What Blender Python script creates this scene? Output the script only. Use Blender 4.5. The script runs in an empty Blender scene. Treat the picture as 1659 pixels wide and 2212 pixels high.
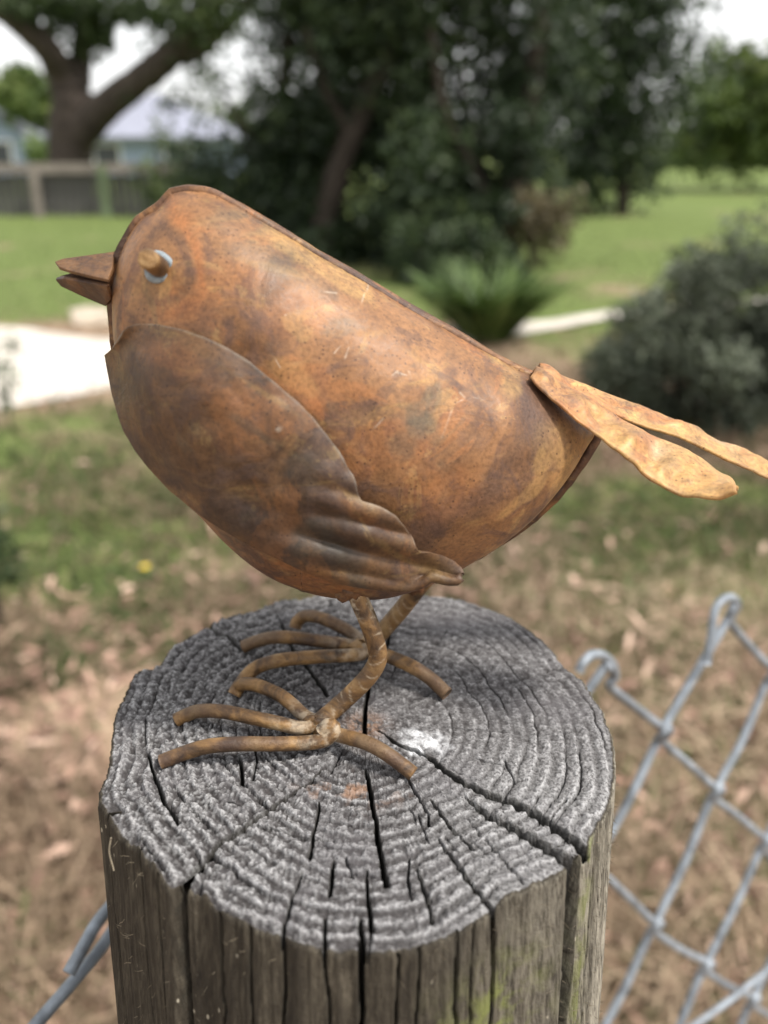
import bpy, math, random
import numpy as np
from mathutils import Vector

random.seed(7)
rng = np.random.default_rng(11)
scene = bpy.context.scene
col = scene.collection

# ------------------------------------------------------------------ camera, sky, sun, exposure
H = 1.10                       # height of the post top above the ground
CAM = np.array([0.0038, -0.1257, H + 0.100])
PITCH = math.radians(24.0)
FPX, CX, CY = 1791.0, 829.5, 1106.0      # focal length and centre in a 1659 x 2212 picture
cam_d = bpy.data.cameras.new("camera")
cam = bpy.data.objects.new("camera", cam_d)
col.objects.link(cam)
cam.location = CAM
cam.rotation_euler = (math.pi / 2 - PITCH, 0, 0)
cam_d.sensor_fit = 'VERTICAL'
cam_d.sensor_height = 34.6
cam_d.lens = 34.6 * FPX / 2212.0
cam_d.clip_start = 0.01
cam_d.clip_end = 2000
cam_d.dof.use_dof = True
cam_d.dof.focus_distance = 0.1445
cam_d.dof.aperture_fstop = cam_d.lens / 2.4
scene.camera = cam

SUN_EL, SUN_AZ = math.radians(58), math.radians(68)   # azimuth from -y (towards the viewer) round to +x
world = bpy.data.worlds.new("World")
scene.world = world
world.use_nodes = True
wn, wl = world.node_tree.nodes, world.node_tree.links
wn.clear()
w_out = wn.new('ShaderNodeOutputWorld')
w_bg = wn.new('ShaderNodeBackground')
w_sky = wn.new('ShaderNodeTexSky')
w_sky.sky_type = 'NISHITA'
w_sky.sun_disc = False
w_sky.sun_elevation = SUN_EL
w_sky.sun_rotation = math.pi - SUN_AZ
w_sky.dust_density = 3.0
w_bw = wn.new('ShaderNodeRGBToBW')
w_gain = wn.new('ShaderNodeMath'); w_gain.operation = 'MULTIPLY_ADD'
w_gain.inputs[1].default_value = 1.0; w_gain.inputs[2].default_value = 5.6
w_tc = wn.new('ShaderNodeTexCoord')
w_no = wn.new('ShaderNodeTexNoise'); w_no.inputs['Scale'].default_value = 2.2; w_no.inputs['Detail'].default_value = 6
w_rp = wn.new('ShaderNodeMapRange')
w_rp.inputs['From Min'].default_value = .35; w_rp.inputs['From Max'].default_value = .6
w_rp.inputs['To Min'].default_value = .80; w_rp.inputs['To Max'].default_value = .97
w_mix = wn.new('ShaderNodeMix'); w_mix.data_type = 'RGBA'
wl.new(w_sky.outputs[0], w_bw.inputs[0]); wl.new(w_bw.outputs[0], w_gain.inputs[0])
wl.new(w_tc.outputs['Generated'], w_no.inputs['Vector']); wl.new(w_no.outputs['Fac'], w_rp.inputs['Value'])
wl.new(w_rp.outputs[0], w_mix.inputs['Factor'])
wl.new(w_sky.outputs[0], w_mix.inputs['A']); wl.new(w_gain.outputs[0], w_mix.inputs['B'])
wl.new(w_mix.outputs['Result'], w_bg.inputs['Color'])
w_bg.inputs['Strength'].default_value = 0.10
wl.new(w_bg.outputs[0], w_out.inputs[0])

sun_d = bpy.data.lights.new("sun", 'SUN')
sun_d.energy = 2.8
sun_d.angle = math.radians(7)
sun_d.color = (1.0, .95, .87)
sun = bpy.data.objects.new("sun", sun_d)
col.objects.link(sun)
sdir = Vector((math.sin(SUN_AZ) * math.cos(SUN_EL), -math.cos(SUN_AZ) * math.cos(SUN_EL), math.sin(SUN_EL)))
sun.rotation_euler = sdir.to_track_quat('Z', 'Y').to_euler()
sun.location = (3, -2, 6)

vs = scene.view_settings
vs.view_transform = 'Standard'; vs.look = 'None'; vs.gamma = 1; vs.use_curve_mapping = False
vs.exposure = 0.78
scene.render.engine = 'CYCLES'
scene.cycles.use_denoising = True
scene.cycles.max_bounces = 6
scene.cycles.transparent_max_bounces = 6

# ------------------------------------------------------------------ geometry helpers
CP, SP = math.cos(PITCH), math.sin(PITCH)
def ray(px, py):
    a, b = (px - CX) / FPX, (CY - py) / FPX
    return np.array([a, CP + SP * b, -SP + CP * b])
def on_z(px, py, z):
    d = ray(px, py); return CAM + d * ((z - CAM[2]) / d[2])
def on_y(px, py, y):
    d = ray(px, py); return CAM + d * ((y - CAM[1]) / d[1])
def on_plane(px, py, p, n):
    d = ray(px, py); return CAM + d * (np.dot(np.asarray(p) - CAM, n) / np.dot(d, n))
def at(px, py, dist):          # a point at a horizontal distance from the viewer
    return on_y(px, py, CAM[1] + dist)

def _hash(ix, iy, iz, seed):
    h = (ix * 374761393 + iy * 668265263 + iz * 2147483647 + seed * 1274126177) & 0xFFFFFFFF
    h = ((h ^ (h >> 13)) * 1274126177) & 0xFFFFFFFF
    h = h ^ (h >> 16)
    return (h & 0xFFFFFF) / float(0xFFFFFF)
def vnoise(x, y, z=0.0, seed=0):
    x, y, z = np.broadcast_arrays(np.asarray(x, float), np.asarray(y, float), np.asarray(z, float))
    x0, y0, z0 = np.floor(x), np.floor(y), np.floor(z)
    fx, fy, fz = x - x0, y - y0, z - z0
    fx, fy, fz = [t * t * t * (t * (t * 6 - 15) + 10) for t in (fx, fy, fz)]
    x0, y0, z0 = x0.astype(np.int64), y0.astype(np.int64), z0.astype(np.int64)
    r = 0
    for dx in (0, 1):
        for dy in (0, 1):
            for dz in (0, 1):
                w = (fx if dx else 1 - fx) * (fy if dy else 1 - fy) * (fz if dz else 1 - fz)
                r = r + w * _hash(x0 + dx, y0 + dy, z0 + dz, seed)
    return r * 2 - 1
def fbm(x, y, z=0.0, octv=4, seed=0, gain=.5):
    a, s, r = 1.0, 1.0, 0
    for i in range(octv):
        r = r + a * vnoise(np.asarray(x) * s, np.asarray(y) * s, np.asarray(z) * s, seed + i * 17)
        a *= gain; s *= 2.03
    return r
def sstep(a, b, x):
    t = np.clip((np.asarray(x, float) - a) / (b - a), 0, 1)
    return t * t * (3 - 2 * t)

def smooth_path(pts, n=8, closed=False):
    P = [np.asarray(p, float) for p in pts]
    out = []
    m = len(P)
    for i in range(m if closed else m - 1):
        p1, p2 = P[i], P[(i + 1) % m]
        p0 = P[i - 1] if (i > 0 or closed) else 2 * p1 - p2
        p3 = P[(i + 2) % m] if (i + 2 < m or closed) else 2 * p2 - p1
        for k in range(n):
            t = k / n
            out.append(.5 * ((2 * p1) + (-p0 + p2) * t + (2 * p0 - 5 * p1 + 4 * p2 - p3) * t * t + (-p0 + 3 * p1 - 3 * p2 + p3) * t ** 3))
    if not closed: out.append(P[-1])
    return np.array(out)
def resample(P, n, closed=False):
    P = np.asarray(P, float)
    if closed: P = np.vstack([P, P[:1]])
    d = np.r_[0, np.cumsum(np.linalg.norm(np.diff(P, axis=0), axis=1))]
    t = np.linspace(0, d[-1], n + 1)[:-1] if closed else np.linspace(0, d[-1], n)
    return np.stack([np.interp(t, d, P[:, k]) for k in range(P.shape[1])], 1)

class MB:
    """collects vertices and faces for ONE mesh object"""
    def __init__(s): s.v = []; s.f = []; s.n = 0; s.attr = {}
    def add(s, verts, faces):
        verts = np.asarray(verts, float); o = s.n
        s.v.append(verts); s.n += len(verts)
        for f in faces: s.f.append([o + i for i in f])
        return o
    def grid(s, G, close_u=False, close_v=False):
        nu, nv = G.shape[:2]; o = s.n
        s.v.append(G.reshape(-1, 3)); s.n += nu * nv
        for i in range(nu if close_u else nu - 1):
            for j in range(nv if close_v else nv - 1):
                a, b = (i + 1) % nu, (j + 1) % nv
                s.f.append([o + i * nv + j, o + a * nv + j, o + a * nv + b, o + i * nv + b])
        return o
    def tube(s, path, rad, seg=10, caps=True, rough=0.0):
        P = np.asarray(path, float); n = len(P)
        R = np.full(n, rad) if np.isscalar(rad) else np.interp(np.linspace(0, 1, n), np.linspace(0, 1, len(rad)), rad)
        T = np.gradient(P, axis=0); T /= np.linalg.norm(T, axis=1)[:, None] + 1e-12
        up = np.array([0, 0, 1.0]) if abs(T[0][2]) < .9 else np.array([1.0, 0, 0])
        N = np.cross(T[0], up); N /= np.linalg.norm(N)
        G = np.zeros((n, seg, 3)); ang = np.linspace(0, 2 * math.pi, seg, endpoint=False)
        for i in range(n):
            N = N - T[i] * np.dot(N, T[i]); N /= np.linalg.norm(N) + 1e-12
            B = np.cross(T[i], N)
            rr = R[i] * (1 + rough * (rng.random(seg) - .5)) if rough else R[i] * np.ones(seg)
            G[i] = P[i] + (np.cos(ang) * rr)[:, None] * N + (np.sin(ang) * rr)[:, None] * B
        o = s.grid(G, close_v=True)
        if caps:
            s.f.append([o + k for k in range(seg)][::-1]); s.f.append([o + (n - 1) * seg + k for k in range(seg)])
    def box(s, c, size, rot=0.0):
        c = np.asarray(c, float); h = np.asarray(size, float) / 2
        v = np.array([[x, y, z] for x in (-1, 1) for y in (-1, 1) for z in (-1, 1)]) * h
        cr, sr = math.cos(rot), math.sin(rot)
        v = np.stack([v[:, 0] * cr - v[:, 1] * sr, v[:, 0] * sr + v[:, 1] * cr, v[:, 2]], 1) + c
        s.add(v, [[0, 1, 3, 2], [4, 6, 7, 5], [0, 4, 5, 1], [2, 3, 7, 6], [0, 2, 6, 4], [1, 5, 7, 3]])
    def build(s, name, mat, parent=None, origin=None, smooth=True, base=None):
        V = np.vstack(s.v)
        o = mesh_obj(name, V, s.f, mat, parent, origin, smooth)
        for k, val in s.attr.items(): set_attr(o, k, val)
        return o

def mesh_obj(name, V, faces, mat, parent=None, origin=None, smooth=True):
    if parent is not None: origin = world_loc(parent)
    origin = np.zeros(3) if origin is None else np.asarray(origin, float)
    me = bpy.data.meshes.new(name)
    V = np.ascontiguousarray(V - origin, dtype=np.float32)
    if isinstance(faces, np.ndarray):
        nf, k = faces.shape
        me.vertices.add(len(V)); me.vertices.foreach_set("co", V.ravel())
        me.loops.add(nf * k); me.loops.foreach_set("vertex_index", faces.astype(np.int32).ravel())
        me.polygons.add(nf); me.polygons.foreach_set("loop_start", np.arange(0, nf * k, k, dtype=np.int32))
        me.update(calc_edges=True)
    else:
        me.from_pydata(V.tolist(), [], [list(map(int, f)) for f in faces])
    me.validate()
    if smooth: me.polygons.foreach_set("use_smooth", np.ones(len(me.polygons), dtype=bool))
    if mat is not None: me.materials.append(mat)
    o = bpy.data.objects.new(name, me)
    col.objects.link(o)
    if parent is not None:
        o.parent = parent
    else:
        o.location = origin
    return o
def world_loc(o):
    p = np.zeros(3)
    while o is not None: p = p + np.array(o.location); o = o.parent
    return p
def set_attr(o, name, val):
    a = o.data.attributes.new(name, 'FLOAT', 'POINT')
    a.data.foreach_set("value", np.ascontiguousarray(val, dtype=np.float32))
def empty(name, loc):
    o = bpy.data.objects.new(name, None); col.objects.link(o); o.location = loc; o.empty_display_size = .02
    return o
def tag(o, label=None, cat=None, group=None, kind=None):
    if label: o['label'] = label
    if cat: o['category'] = cat
    if group: o['group'] = group
    if kind: o['kind'] = kind
    return o
def solidify(o, t, offset=0.0):
    m = o.modifiers.new("thickness", 'SOLIDIFY'); m.thickness = t; m.offset = offset
    return o

# ------------------------------------------------------------------ materials
class NT:
    def __init__(s, name):
        s.m = bpy.data.materials.new(name); s.m.use_nodes = True
        s.t = s.m.node_tree; s.n = s.t.nodes; s.l = s.t.links
        s.b = s.n['Principled BSDF']
        s.tc = s.n.new('ShaderNodeTexCoord').outputs['Object']
    def link(s, a, b): s.l.new(a, b)
    def put(s, sock, v):
        if hasattr(v, 'links') or isinstance(v, bpy.types.NodeSocket): s.l.new(v, sock)
        else: sock.default_value = v
    def noise(s, scale, detail=4, rough=.55, dist=0.0, vec=None, lac=2.0):
        n = s.n.new('ShaderNodeTexNoise'); s.l.new(vec or s.tc, n.inputs['Vector'])
        n.inputs['Scale'].default_value = scale; n.inputs['Detail'].default_value = detail
        n.inputs['Roughness'].default_value = rough; n.inputs['Distortion'].default_value = dist
        return n.outputs['Fac']
    def mapping(s, scale=(1, 1, 1), rot=(0, 0, 0), loc=(0, 0, 0)):
        n = s.n.new('ShaderNodeMapping'); s.l.new(s.tc, n.inputs['Vector'])
        n.inputs['Scale'].default_value = scale; n.inputs['Rotation'].default_value = rot; n.inputs['Location'].default_value = loc
        return n.outputs[0]
    def vor(s, scale, feature='F1', vec=None, out='Distance'):
        n = s.n.new('ShaderNodeTexVoronoi'); n.feature = feature; s.l.new(vec or s.tc, n.inputs['Vector'])
        n.inputs['Scale'].default_value = scale
        return n.outputs[out]
    def ramp(s, fac, stops, interp='LINEAR'):
        n = s.n.new('ShaderNodeValToRGB'); s.l.new(fac, n.inputs[0]); e = n.color_ramp.elements
        n.color_ramp.interpolation = interp
        while len(e) < len(stops): e.new(.5)
        for k, (p, c) in enumerate(stops): e[k].position = p; e[k].color = (*c, 1)
        return n.outputs[0]
    def rng(s, v, a, b, c=0.0, d=1.0, smooth=True):
        n = s.n.new('ShaderNodeMapRange'); n.interpolation_type = 'SMOOTHSTEP' if smooth else 'LINEAR'
        s.l.new(v, n.inputs[0])
        for k, x in zip(('From Min', 'From Max', 'To Min', 'To Max'), (a, b, c, d)): n.inputs[k].default_value = x
        return n.outputs[0]
    def mix(s, fac, a, b, mode='MIX'):
        n = s.n.new('ShaderNodeMix'); n.data_type = 'RGBA'; n.blend_type = mode
        for sock, v in ((n.inputs['Factor'], fac), (n.inputs['A'], a), (n.inputs['B'], b)):
            if isinstance(v, tuple): sock.default_value = (*v, 1)
            elif isinstance(v, (int, float)): sock.default_value = v
            else: s.l.new(v, sock)
        return n.outputs['Result']
    def math(s, op, a, b=0.0):
        n = s.n.new('ShaderNodeMath'); n.operation = op
        for k, v in ((0, a), (1, b)):
            if isinstance(v, (int, float)): n.inputs[k].default_value = v
            else: s.l.new(v, n.inputs[k])
        return n.outputs[0]
    def attr(s, name):
        n = s.n.new('ShaderNodeAttribute'); n.attribute_name = name; return n.outputs['Fac']
    def objrand(s):
        return s.n.new('ShaderNodeObjectInfo').outputs['Random']
    def bump(s, h, strength=.3, dist=.001, prev=None):
        n = s.n.new('ShaderNodeBump'); s.l.new(h, n.inputs['Height'])
        n.inputs['Strength'].default_value = strength; n.inputs['Distance'].default_value = dist
        if prev is not None: s.l.new(prev, n.inputs['Normal'])
        return n.outputs[0]
    def done(s, color=None, rough=.6, metal=0.0, normal=None, spec=.5):
        if color is not None:
            if isinstance(color, tuple): s.b.inputs['Base Color'].default_value = (*color, 1)
            else: s.l.new(color, s.b.inputs['Base Color'])
        for k, v in (('Roughness', rough), ('Metallic', metal), ('Specular IOR Level', spec)):
            if isinstance(v, (int, float)): s.b.inputs[k].default_value = v
            else: s.l.new(v, s.b.inputs[k])
        if normal is not None: s.l.new(normal, s.b.inputs['Normal'])
        return s.m

def rust_material(name, dark=0.0, yellow=0.0, marks=False, scale=1.0, tone=(.90, .87, .84)):
    t = NT(name)
    w = t.n.new('ShaderNodeVectorMath'); w.operation = 'MULTIPLY_ADD'
    nz = t.n.new('ShaderNodeTexNoise'); t.l.new(t.tc, nz.inputs['Vector']); nz.inputs['Scale'].default_value = 60
    t.l.new(nz.outputs['Color'], w.inputs[0]); w.inputs[1].default_value = (.012, .012, .012); t.l.new(t.tc, w.inputs[2])
    wv = w.outputs[0]
    n1 = t.noise(48 * scale, 5, .58, .8, wv)
    n1 = t.math('ADD', n1, -.10 * dark + .05 * yellow)
    c = t.ramp(n1, [(.28, (.062, .033, .021)), (.39, (.140, .070, .034)), (.49, (.235, .116, .050)), (.60, (.290, .148, .066)), (.74, (.36, .205, .088))])
    n2 = t.noise(115 * scale, 6, .62, 1.2, wv)                       # purple-brown tarnish clouds
    c = t.mix(t.math('MULTIPLY', t.rng(n2, .50, .64), .62), c, (.115, .066, .052))
    st = t.mapping((70, 120, 300), (0, math.radians(28), 0))          # brushed ochre streaks
    n3 = t.noise(1.0, 4, .6, .6, st)
    c = t.mix(t.math('MULTIPLY', t.rng(n3, .55, .74), .50 + .3 * yellow), c, (.42 + .12 * max(yellow, 0), .255 + .10 * max(yellow, 0), .090 + .04 * max(yellow, 0)))
    n5 = t.noise(42 * scale, 7, .68, 1.5, t.mapping(loc=(1.3, .4, 2.7)))       # crisp-edged flakes of darker oxide
    c = t.mix(t.math('MULTIPLY', t.rng(n5, .545, .585), .50), c, (.100, .058, .046))
    n6 = t.noise(36 * scale, 7, .66, 1.2, t.mapping(loc=(4.3, 2.4, .7)))
    c = t.mix(t.math('MULTIPLY', t.rng(n6, .56, .60), .45), c, (.36, .150, .052))
    n7 = t.noise(52 * scale, 7, .66, 1.8, t.mapping(loc=(7.3, 1.4, 5.7)))
    c = t.mix(t.math('MULTIPLY', t.rng(n7, .575, .61), .40 + .2 * max(yellow, 0)), c, (.40, .255, .105))
    n4 = t.noise(95, 4, .6, .4, t.mapping(loc=(.3, .1, .7)))          # grey-green bloom
    c = t.mix(t.math('MULTIPLY', t.rng(n4, .58, .72), .38), c, (.150, .125, .085))
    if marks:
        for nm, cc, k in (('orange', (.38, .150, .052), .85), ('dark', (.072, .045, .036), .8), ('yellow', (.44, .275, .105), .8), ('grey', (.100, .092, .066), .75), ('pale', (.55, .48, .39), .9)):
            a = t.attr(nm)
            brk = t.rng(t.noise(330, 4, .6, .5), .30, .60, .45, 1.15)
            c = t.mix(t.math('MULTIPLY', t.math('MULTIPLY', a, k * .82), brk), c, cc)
    sp = t.vor(950)
    spm = t.math('MULTIPLY', t.rng(sp, .10, .22, 1, 0), t.rng(t.noise(160, 2), .43, .56))
    c = t.mix(t.math('MULTIPLY', spm, .75), c, (.050, .022, .014))
    sc = t.noise(210, 2, .5, 0, t.mapping((1, 1, .35), (0, math.radians(-55), 0)))      # hairline scratches
    line = t.math('ABSOLUTE', t.math('SUBTRACT', sc, .5))
    sm = t.math('MULTIPLY', t.rng(line, .002, .008, 1, 0), t.rng(t.noise(85, 2, .5, 0, t.mapping(loc=(2, 5, 1))), .60, .66))
    c = t.mix(t.math('MULTIPLY', sm, .0), c, (.60, .50, .40))
    m3 = t.noise(270, 5, .65, .8)
    c = t.mix(t.math('MULTIPLY', t.rng(m3, .50, .66), .24), c, (.075, .043, .032))
    c = t.mix(t.math('MULTIPLY', t.rng(m3, .46, .30), .16), c, (.40, .225, .105))
    fine = t.noise(1500, 3, .6)
    c = t.mix(.42, c, t.ramp(fine, [(.32, (.25, .24, .24)), (.60, (1.1, 1.1, 1.1))]), 'MULTIPLY')
    c = t.mix(1.0, c, tone, 'MULTIPLY')
    h = t.math('ADD', t.math('MULTIPLY', n2, .6), t.math('MULTIPLY', fine, .16))
    r = t.rng(t.math('ADD', n2, t.math('MULTIPLY', t.math('SUBTRACT', fine, .5), .5)), .3, .7, .44, .64)
    return t.done(c, r, .10, t.bump(h, .5, .0007), .36)

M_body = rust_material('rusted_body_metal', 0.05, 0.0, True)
M_wing = rust_material('rusted_wing_metal', 1.0, -.2, True, 1.0, (.50, .52, .53))
M_tail = rust_material('rusted_tail_metal', -.9, 1.6, True, 1.4, (1.05, 1.0, .92))
M_beak = rust_material('rusted_beak_metal', .6, 0, False, 1.0, (.55, .55, .55))
M_beak_low = rust_material('shaded_beak_metal', 2.0, -.4)  # darker copy of the beak rust, underside shadow put into the colour

def rod_material(name, dark):
    t = NT(name)
    n1 = t.noise(150, 5, .6, .6)
    c = t.ramp(n1, [(.34, (.040, .024, .014)), (.45, (.12, .066, .028)), (.54, (.235, .130, .048)), (.68, (.38, .245, .11))])
    n2 = t.noise(70, 3, .5)
    c = t.mix(t.math('MULTIPLY', t.rng(n2, .42, .56), dark), c, (.055, .032, .024))
    g = t.noise(800, 4, .65)
    c = t.mix(.35, c, t.ramp(g, [(.3, (.3, .3, .3)), (.7, (1, 1, 1))]), 'MULTIPLY')
    pale = t.attr('pale')
    c = t.mix(t.math('MULTIPLY', pale, t.rng(t.noise(420, 4, .6), .42, .62, 0, .85)), c, (.50, .42, .31))
    return t.done(c, .55, .1, t.bump(t.math('ADD', g, n1), .5, .0006), .4)
M_leg = rod_material('rusted_rod', .25)
M_toe = rod_material('dark_rusted_rod', .7)

def simple(name, base, var=.3, scale=30, rough=.7, metal=0.0, spec=.4, bump=0.0):
    t = NT(name)
    n = t.noise(scale, 5, .6)
    c = t.ramp(n, [(.3, tuple(x * (1 - var) for x in base)), (.7, tuple(min(1, x * (1 + var)) for x in base))])
    return t.done(c, rough, metal, t.bump(n, .4, bump) if bump else None, spec)

def post_material():
    t = NT('weathered_post_wood')
    side = t.attr('side')
    hgt = t.attr('relief')
    g1 = t.noise(1700, 4, .7)
    g2 = t.noise(520, 5, .65, .4)
    g3 = t.noise(60, 4, .6)
    v = t.math('ADD', t.math('MULTIPLY', g1, .62), t.math('MULTIPLY', g2, .48))
    top = t.ramp(v, [(.34, (.032, .030, .030)), (.50, (.084, .080, .081)), (.62, (.155, .150, .152)), (.80, (.33, .325, .33))])
    top = t.mix(t.math('MULTIPLY', t.rng(hgt, .0, 1.0), .45), (.060, .054, .052), top) if False else top
    top = t.mix(t.rng(hgt, .10, .55, .88, 0.0), top, (.034, .030, .030))
    top = t.mix(t.math('MULTIPLY', t.rng(hgt, .52, .85, 0, .40), t.rng(g1, .36, .60)), top, (.43, .425, .43))          # low relief darkened above, crests paled here
    top = t.mix(t.math('MULTIPLY', t.rng(g3, .48, .66), .35), top, (.115, .108, .115))
    top = t.mix(t.math('MULTIPLY', t.attr('lightwood'), t.rng(g1, .3, .6)), top, (.52, .52, .52))
    top = t.mix(t.math('MULTIPLY', t.attr('brown'), t.rng(g2, .35, .6)), top, (.27, .155, .095))
    sv = t.mapping((1500, 1500, 60))
    s1 = t.noise(1.0, 5, .65, .2, sv)
    s2 = t.noise(1.0, 4, .6, .3, t.mapping((320, 320, 18)))
    sd = t.ramp(t.math('ADD', t.math('MULTIPLY', s1, .55), t.math('MULTIPLY', s2, .5)), [(.36, (.014, .011, .008)), (.52, (.034, .028, .020)), (.64, (.066, .056, .041)), (.80, (.17, .148, .115))])
    lw = t.attr('bleached_lit')
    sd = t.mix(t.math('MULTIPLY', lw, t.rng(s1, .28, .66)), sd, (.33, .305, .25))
    sd = t.mix(t.math('MULTIPLY', t.attr('algae'), t.rng(t.noise(210, 4), .40, .62)), sd, (.135, .150, .045))
    fl = t.vor(420, vec=t.mapping((1, 1, .5)))
    sd = t.mix(t.math('MULTIPLY', t.rng(fl, .06, .13, .7, 0), t.rng(t.noise(120, 2), .5, .6)), sd, (.42, .38, .30))
    top = t.mix(t.math('MULTIPLY', t.attr('white'), t.rng(g2, .30, .62, .1, .95)), top, (.60, .61, .63))
    c = t.mix(side, top, sd)
    c = t.mix(t.math('MULTIPLY', t.attr('crack_dirt_shade'), .85), c, (.022, .020, .015))
    bt = t.bump(v, .7, .0007)
    return t.done(c, .88, 0, bt, .25)
M_post = post_material()
M_fibre = simple('pale_wood_fibre', (.22, .19, .14), .3, 300, .8)
M_wire = simple('galvanised_wire', (.185, .208, .235), .5, 120, .5, .25, .5, .0002)
M_fleck = simple('white_dropping', (.70, .71, .72), .2, 700, .9, 0, .3, .0008)
M_washer = simple('chalky_washer', (.18, .21, .23), .4, 600, .7, .1)
M_solder = simple('pale_solder', (.48, .40, .29), .5, 500, .55, .25, .5, .0006)

def leaf_material(name, a, b, c, rough=.55, trans=.25):
    t = NT(name)
    v = t.attr('tint')
    cc = t.ramp(v, [(0, a), (.5, b), (1, c)])
    n = t.noise(9, 3)
    cc = t.mix(.4, cc, t.ramp(n, [(.3, (.45, .45, .45)), (.7, (1.15, 1.15, 1.15))]), 'MULTIPLY')
    t.done(cc, rough, 0, None, .35)
    if trans:
        tr = t.n.new('ShaderNodeBsdfTranslucent'); t.l.new(cc, tr.inputs[0])
        mx = t.n.new('ShaderNodeMixShader'); mx.inputs[0].default_value = trans
        t.l.new(t.b.outputs[0], mx.inputs[1]); t.l.new(tr.outputs[0], mx.inputs[2])
        t.l.new(mx.outputs[0], t.n['Material Output'].inputs['Surface'])
    return t.m
M_dark_leaf = leaf_material('dark_evergreen_leaf', (.012, .022, .010), (.028, .048, .018), (.075, .105, .036))
M_gum_leaf = leaf_material('gum_leaf', (.025, .042, .014), (.055, .085, .026), (.115, .150, .050))
M_far_leaf = leaf_material('sunny_leaf', (.045, .075, .018), (.095, .140, .032), (.190, .225, .070))
M_grey_leaf = leaf_material('grey_green_leaf', (.026, .031, .021), (.080, .098, .062), (.290, .320, .240))
M_strap_leaf = leaf_material('strap_leaf', (.030, .060, .012), (.070, .120, .026), (.150, .210, .060))
M_tan_leaf = leaf_material('dry_tan_leaf', (.075, .060, .033), (.140, .115, .062), (.230, .195, .110))
M_grass = leaf_material('lawn_grass', (.060, .080, .028), (.115, .145, .052), (.210, .220, .105), .7)
M_straw = leaf_material('dry_grass', (.150, .105, .068), (.290, .210, .140), (.440, .340, .235), .8, .15)
M_litter = leaf_material('fallen_leaf', (.170, .095, .070), (.360, .225, .165), (.620, .440, .340), .7, .1)
M_bark = simple('tree_bark', (.058, .046, .038), .45, 5, .9, 0, .2, .03)
M_bark_dark = simple('dark_shrub_bark', (.038, .030, .024), .4, 8, .9, 0, .2, .02)

def ground_material():
    t = NT('dry_lawn_soil')
    gr = t.attr('green'); wd = t.attr('shade_soil')
    n1 = t.noise(1.6, 6, .65); n2 = t.noise(14, 6, .7); n3 = t.noise(70, 4, .7)
    dry = t.ramp(t.math('ADD', t.math('MULTIPLY', n2, .6), t.math('MULTIPLY', n3, .4)), [(.34, (.110, .078, .052)), (.50, (.270, .195, .132)), (.66, (.45, .34, .245))])
    grn = t.ramp(n2, [(.3, (.060, .085, .026)), (.5, (.115, .155, .046)), (.72, (.215, .235, .095))])
    f = t.math('ADD', t.math('MULTIPLY', gr, .9), t.math('MULTIPLY', t.math('SUBTRACT', n1, .5), 1.6))
    c = t.mix(t.rng(f, .25, .65), dry, grn)
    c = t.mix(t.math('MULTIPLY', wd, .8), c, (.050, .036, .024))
    return t.done(c, .95, 0, t.bump(n3, .6, .01), .1)
M_ground = ground_material()
M_road = simple('pale_gravel', (.50, .46, .41), .25, 5, .95, 0, .2, .01)
M_sand = simple('pale_sand', (.42, .36, .29), .2, 5, .95, 0, .1)

# ------------------------------------------------------------------ ground, road (the setting)
def zone_green(x, y):
    """how green the lawn is at a place (world metres)"""
    d = y - CAM[1]
    g = sstep(1.6, 2.3, d) * (1 - sstep(3.7, 4.4, d)) * sstep(.9, -.2, x) * .66
    g = g + sstep(1.3, 1.9, d) * (1 - sstep(2.8, 3.4, d)) * sstep(.2, .7, x) * .62
    g = g + sstep(5.7, 6.3, d) * .98 + .55 * sstep(4.4, 5.0, d) * (1 - sstep(6.2, 6.6, d)) * sstep(.4, 1.0, x)
    g = g + .30 * fbm(x * .45, y * .3, octv=2, seed=15) * sstep(5, 8, d)
    return np.clip(g + .22 * fbm(x * .9, y * .9, octv=3, seed=5), 0, 1)

def build_ground():
    xs = np.r_[-300, -120, -60, -30, -18, np.linspace(-12, 12, 121), 18, 30, 60, 120, 300]
    ys = np.r_[-300, -100, -30, -10, -4, np.linspace(-2, 18, 121), 24, 34, 50, 80, 140, 300, 600]
    X, Y = np.meshgrid(xs, ys, indexing='ij')
    near = sstep(9, 4, np.hypot(X, Y))
    Z = near * .022 * fbm(X * 2.1, Y * 2.1, octv=3, seed=2) * sstep(.25, .6, np.hypot(X, Y))
    nu, nv = X.shape
    idx = np.arange(nu * nv).reshape(nu, nv)
    F = np.stack([idx[:-1, :-1], idx[1:, :-1], idx[1:, 1:], idx[:-1, 1:]], -1).reshape(-1, 4)
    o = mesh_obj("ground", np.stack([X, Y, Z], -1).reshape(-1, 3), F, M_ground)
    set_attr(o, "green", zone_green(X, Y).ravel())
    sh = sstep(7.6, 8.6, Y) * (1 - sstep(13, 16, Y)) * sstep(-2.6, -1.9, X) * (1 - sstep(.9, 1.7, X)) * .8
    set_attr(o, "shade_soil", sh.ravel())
    tag(o, kind='structure')
build_ground()

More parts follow.
